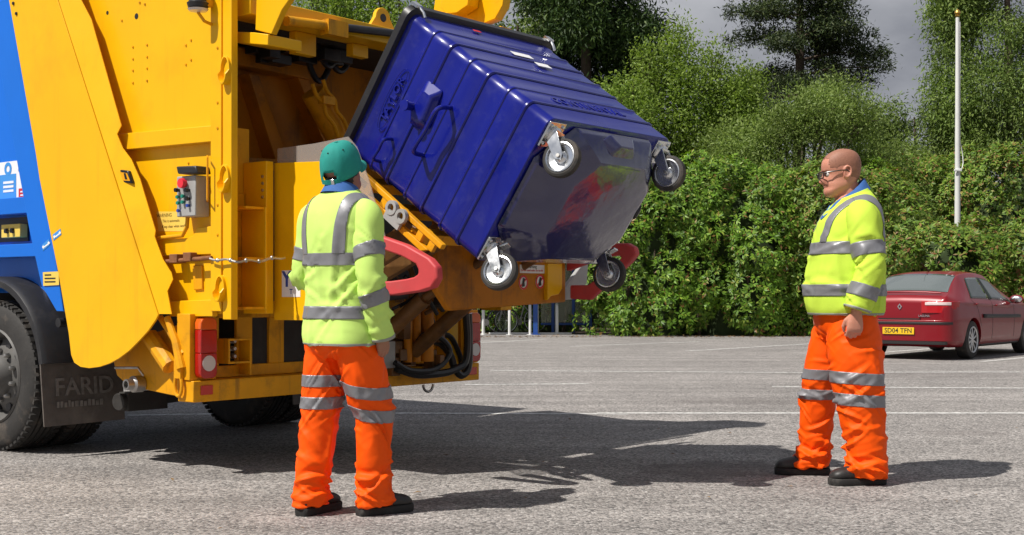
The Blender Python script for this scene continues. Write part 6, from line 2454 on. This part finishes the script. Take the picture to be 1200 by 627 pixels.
# ------------------------------------------------------------------ red hatchback
m_, t_, b_ = node_mat('car_red')
b_.inputs['Base Color'].default_value = (0.22, 0.003, 0.009, 1)
b_.inputs['Metallic'].default_value = 0.1
b_.inputs['Roughness'].default_value = 0.32
b_.inputs['Coat Weight'].default_value = 0.3
b_.inputs['Coat Roughness'].default_value = 0.05
mat('car_lamp_red', (0.42, 0.01, 0.015), 0.12, coat=0.6)
mat('car_lamp_clear', (0.75, 0.62, 0.60), 0.15, coat=0.6)
mat('plate_yellow', (0.80, 0.50, 0.015), 0.4)
mat('alloy', (0.55, 0.55, 0.55), 0.35, metal=0.7, dirt=(.2, .18, .16), dirt_amt=.5, dscale=8)
glass_mat('car_side_glass', (0.018, 0.032, 0.022), 0.92, 0.03, 1.6)
mat('car_trim', (0.020, 0.018, 0.018), 0.5)
mat('car_interior', (0.05, 0.05, 0.05), 0.8)
car = thing('parked_car', 'dark red five-door hatchback parked by the hedge at the right edge', 'car', (6.756, 21.17, 0), radians(-39.1))
ys = np.array([-.86, -.84, -.78, -.70, -.60, -.30, .10, .45, .9, 1.35, 1.75, 2.15, 2.6, 3.1, 3.5, 3.66, 3.72])
W_ = np.array([.70, .76, .81, .84, .86, .88, .885, .885, .885, .885, .885, .88, .87, .85, .80, .70, .60])
ZT = np.array([.90, .97, 1.035, 1.055, 1.075, 1.225, 1.395, 1.43, 1.44, 1.405, 1.245, 1.02, .95, .87, .76, .64, .56])
WT = np.array([.62, .68, .71, .70, .685, .63, .58, .575, .575, .57, .60, .70, .76, .74, .66, .58, .50])
ZB = np.array([.80, .86, .90, .925, .935, .945, .94, .93, .92, .91, .90, .895, .87, .80, .70, .58, .50])
ZU = np.array([.36, .30, .25, .22, .20, .19, .18, .18, .18, .18, .18, .18, .19, .20, .22, .26, .30])
YS = np.concatenate([np.array([-.86, -.855, -.845, -.83, -.81]), np.linspace(-.78, 3.6, 90), np.array([3.63, 3.66, 3.69, 3.71, 3.72])])


def smooth_arr(a):
    v = np.interp(YS, ys, a)
    for _ in range(3):
        v[1:-1] = .25 * v[:-2] + .5 * v[1:-1] + .25 * v[2:]
    return v


AW, AZT, AWT, AZB, AZU = map(smooth_arr, (W_, ZT, WT, ZB, ZU))


def section(i, n=6):
    w, zt, wt, zb, zu = AW[i], AZT[i], AWT[i], AZB[i], AZU[i]
    g = zt - zb
    pts = [(0, zu), (w * .80, zu), (w * .955, zu + .07), (w, .50 if zb > .6 else (zu + zb) / 2), (w * .992, zb - .10), (w * .965, zb), (wt + .02 + .03 * max(0, .3 - g), zt - .15 * g - .015), (wt - .055, zt - .035 * min(1, g / .2)), (wt * .55, zt - .008), (0, zt)]
    return cat_rom(pts, n)


NSEC = 6
SECT = np.array([section(i, NSEC) for i in range(len(YS))])      # station, sample, (x,z)


def car_pt(y, t, s=1, off=0.0):
    """point on the car skin; t in control-point units, s = side"""
    fi = np.interp(y, YS, np.arange(len(YS)))
    i0 = int(min(max(math.floor(fi), 0), len(YS) - 2))
    f = fi - i0
    ft = t * NSEC
    j0 = int(min(max(math.floor(ft), 0), SECT.shape[1] - 2))
    g = ft - j0
    q = (SECT[i0, j0] * (1 - f) + SECT[i0 + 1, j0] * f) * (1 - g) + (SECT[i0, j0 + 1] * (1 - f) + SECT[i0 + 1, j0 + 1] * f) * g
    return Vector((s * q[0], y, q[1]))


def car_nrm(y, t, s):
    a = car_pt(min(y + .02, 3.7), t, s) - car_pt(max(y - .02, -.85), t, s)
    b = car_pt(y, min(t + .05, 8.999), s) - car_pt(y, max(t - .05, 0), s)
    n = a.cross(b).normalized()
    c = car_pt(y, t, s) - Vector((0, y, .7))
    return n if n.dot(Vector((c.x, 0, c.z))) > 0 else -n


def car_patch(name, m, corners, s=1, off=.004, nu=10, nv=8, parent=None, thick=.004):
    """corners (y, t) in order; a panel lying on the skin"""
    c = [np.array(q, float) for q in corners]
    g = []
    for i in range(nu + 1):
        row = []
        for j in range(nv + 1):
            a, b = i / nu, j / nv
            q = (c[0] * (1 - a) + c[1] * a) * (1 - b) + (c[3] * (1 - a) + c[2] * a) * b
            row.append(car_pt(q[0], q[1], s) + car_nrm(q[0], q[1], s) * off)
        g.append(row)
    vs = [p for r in g for p in r]
    fs = [(i * (nv + 1) + j, (i + 1) * (nv + 1) + j, (i + 1) * (nv + 1) + j + 1, i * (nv + 1) + j + 1) for i in range(nu) for j in range(nv)]
    o = MB().add(vs, fs).build(name, m, parent or car, angle=60)
    sm = o.modifiers.new('t', 'SOLIDIFY')
    sm.thickness = thick
    sm.offset = 0
    return o


rings = []
for i, y in enumerate(YS):
    half = SECT[i]
    ring = [Vector((x, y, z)) for x, z in half] + [Vector((-x, y, z)) for x, z in half[::-1][1:-1]]
    rings.append(ring)
cm = to_mesh(MB().rings(rings))
cb_ = bpy.data.objects.new('cut', to_mesh(MB().lathe((-1.2, 0, .31), (1, 0, 0), [(0, .355), (.62, .355)], 40).lathe((.58, 0, .31), (1, 0, 0), [(0, .355), (.62, .355)], 40).lathe((-1.2, 2.75, .31), (1, 0, 0), [(0, .355), (.62, .355)], 40).lathe((.58, 2.75, .31), (1, 0, 0), [(0, .355), (.62, .355)], 40)))
COL.objects.link(cb_)
cm = evaluated(cm, [('BOOLEAN', dict(operation='DIFFERENCE', object=cb_, solver='EXACT'))])
bpy.data.objects.remove(cb_)
shell_ = mesh_obj('body_shell', cm, 'car_red', car, angle=40, fix=False)
# wheels
for sx in (-1, 1):
    for yy in (0, 2.75):
        c = Vector((sx * .765, yy, .31))
        w = MB().lathe(c, (sx, 0, 0), [(-.10, .20), (-.105, .27), (-.09, .30), (-.06, .310), (.06, .310), (.09, .30), (.105, .27), (.10, .215)], 40, closed=True).build('wheel', 'rubber', car)
        MB().lathe(c, (sx, 0, 0), [(.0, .205), (.104, .218), (.106, .205), (.07, .19), (.05, .18), (.04, .05), (.04, 0)], 36).build('rim', 'car_trim', w)
        for k in range(10):
            R = Matrix.Rotation(2 * pi * k / 10, 3, 'X')
            MB().box(c + R @ Vector((sx * .085, 0, .115)), (.02, .032, .17), R).build('spoke', 'alloy', w, bevel=.006)
        MB().lathe(c, (sx, 0, 0), [(.06, .05), (.095, .048), (.10, .03), (.10, 0)], 16).build('hub_cap', 'alloy', w)
        MB().lathe(c, (sx, 0, 0), [(.085, .198), (.107, .216), (.112, .206), (.10, .190), (.085, .190)], 36, closed=True).build('rim_edge', 'alloy', w)
# glass
for s in (-1, 1):
    dr = car_patch('side_window', 'car_side_glass', [(-.02, 5.13), (.83, 5.13), (.83, 5.92), (.30, 5.92)], s)
    car_patch('side_window', 'car_side_glass', [(.93, 5.13), (1.93, 5.13), (1.40, 5.90), (.93, 5.92)], s)
    car_patch('quarter_window', 'car_glass', [(-.34, 5.16), (-.06, 5.13), (.25, 5.90), (.18, 5.88)], s) if False else None
    car_patch('window_pillar', 'car_trim', [(.84, 5.10), (.92, 5.10), (.92, 5.93), (.84, 5.93)], s, .003, 2, 6)
    car_patch('side_moulding', 'car_trim', [(.42, 3.45), (2.3, 3.45), (2.3, 3.62), (.42, 3.62)], s, .012, 12, 2, None, .02)
    car_patch('door_gap', 'car_trim', [(.875, 2.3), (.885, 2.3), (.885, 5.08), (.875, 5.08)], s, .0015, 1, 12, None, .001)
    car_patch('door_gap', 'car_trim', [(1.98, 2.3), (1.99, 2.3), (1.99, 5.08), (1.98, 5.08)], s, .0015, 1, 12, None, .001)
    car_patch('door_gap', 'car_trim', [(.33, 3.1), (.34, 3.1), (-.03, 5.08), (-.04, 5.08)], s, .0015, 1, 12, None, .001)
    for yy in (.10, 1.05):
        p = car_pt(yy + .05, 4.45, s) + Vector((s * .018, 0, 0))
        MB().box(p, (.025, .17, .03)).build('door_handle', 'car_red', car, bevel=.008)
    # mirror
    p = car_pt(1.85, 5.05, s) + Vector((s * .12, 0, .05))
    mi = MB().sphere(p, (.12, .055, .075), 16, 10).build('wing_mirror', 'car_trim' if False else 'car_red', car)
    MB().box(p + Vector((-s * .08, 0, -.05)), (.12, .04, .03)).build('mirror_arm', 'car_trim', mi, bevel=.006)
    MB().sphere(p + Vector((0, -.02, 0)), (.105, .042, .062), 14, 8).build('mirror_glass', 'zinc', mi)
    car_patch('sill_strip', 'car_trim', [(.40, 1.05), (2.35, 1.05), (2.35, 1.85), (.40, 1.85)], s, .003, 12, 3)


def top_patch(name, m, y0, y1, x0f, x1f, off=.004, n=14, k=8):
    """panel across the top of the car between stations y0 and y1, half widths as share t"""
    vs, fs = [], []
    for i in range(k + 1):
        y = y0 + (y1 - y0) * i / k
        t0 = x0f + (x1f - x0f) * i / k
        row = [(s, t) for s, t in [(-1, t0 + (9 - t0) * j / n) for j in range(n + 1)] + [(1, 9 - (9 - t0) * j / n) for j in range(1, n + 1)]]
        for s, t in row:
            p = car_pt(y, t, s)
            a = car_pt(min(y + .03, 3.7), t, s) - car_pt(y - .03, t, s)
            nn = Vector((0, -a.z, a.y)).normalized()
            vs.append(p + nn * off)
        w = len(row)
    for i in range(k):
        for j in range(w - 1):
            fs.append((i * w + j, (i + 1) * w + j, (i + 1) * w + j + 1, i * w + j + 1))
    o = MB().add(vs, fs).build(name, m, car, angle=60)
    sm = o.modifiers.new('t', 'SOLIDIFY')
    sm.thickness = .004
    sm.offset = 0
    return o


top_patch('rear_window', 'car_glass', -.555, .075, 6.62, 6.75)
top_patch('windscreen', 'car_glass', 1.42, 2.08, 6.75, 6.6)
# boot spoiler lip, tail lamps, bumper, plate and badges
RY = -.86
MB().tube([V(-.62, -.72, 1.06), V(-.4, -.755, 1.075), V(0, -.765, 1.08), V(.4, -.755, 1.075), V(.62, -.72, 1.06)], .014, 8).build('boot_lip', 'car_red', car)


def rear_strip(name, m, x0, x1, z0, z1, out, parent=None, n=12, bevel=.006):
    """piece wrapped on the tail: follows the tail's rounding between x0 and x1"""
    vs, rows = [], []
    for i in range(n + 1):
        x = x0 + (x1 - x0) * i / n
        y = float(np.interp(abs(x) * 1.012, [0, .45, .62, .70, .76, .81, .84, .86, .88], [-.86, -.858, -.845, -.83, -.80, -.745, -.68, -.58, -.36])) - .008
        rows.append([(x, y - out, z0), (x, y - out, z1), (x, y + .05, z1), (x, y + .05, z0)])
    return MB().rings(rows).build(name, m, parent or car, bevel=bevel)


bp_ = rear_strip('rear_bumper', 'car_red', -.864, .864, .30, .635, .045, None, 40, .03)
rear_strip('bumper_strip', 'car_trim', -.858, .858, .565, .605, .056, bp_, 40)
rear_strip('bumper_valance', 'car_trim', -.74, .74, .245, .335, .04, bp_, 20)
for s in (-1, 1):
    tl_ = rear_strip('tail_lamp', 'car_lamp_red', s * .36, s * .852, .745, .93, .020, None, 30)
    rear_strip('lamp_reflector', 'car_lamp_clear', s * .42, s * .80, .868, .915, .028, tl_, 20)
pl = MB().bb(-.26, .26, RY - .074, RY - .060, .405, .515).build('number_plate', 'plate_yellow', car, bevel=.003)
lettering('SD04 TFN', .105, frame((1, 0, 0), (0, 0, 1), (0, RY - .0745, .46)), 'black_print', pl, .001, .0015, 'plate_lettering')
MB().bb(-.34, .34, RY - .045, RY + .02, .64, .66).build('boot_gap', 'car_trim', car)
lettering('LAGUNA', .045, frame((1, 0, 0), (0, 0, 1), (.40, RY - .012, .70)), 'zinc', car, .004, .001, 'badge_lettering')
dm = [(0, .05), (.036, 0), (0, -.05), (-.036, 0)]
di = [(x * .5, z * .5) for x, z in dm]
vs = [(x, RY - .014, .845 + z) for x, z in dm] + [(x, RY - .014, .845 + z) for x, z in di] + [(x, RY + .02, .845 + z) for x, z in dm] + [(x, RY + .02, .845 + z) for x, z in di]
fs = []
for k in range(4):
    j = (k + 1) % 4
    fs += [(k, j, 4 + j, 4 + k), (8 + k, k, j, 8 + j), (4 + k, 4 + j, 12 + j, 12 + k)]
MB().add(vs, fs).build('badge', 'zinc', car)
MB().tube([V(.0, .35, 1.43), V(.0, .20, 1.50), V(0, .02, 1.56)], [.012, .006, .003], 6).build('aerial', 'car_trim', car)
MB().tube([V(-.45, -.80, .22), V(-.45, -.86, .21)], .03, 10).build('exhaust', 'steel', car)
MB().bb(-.62, .62, .2, 2.4, .22, .24).build('floor_pan', 'car_interior', car)
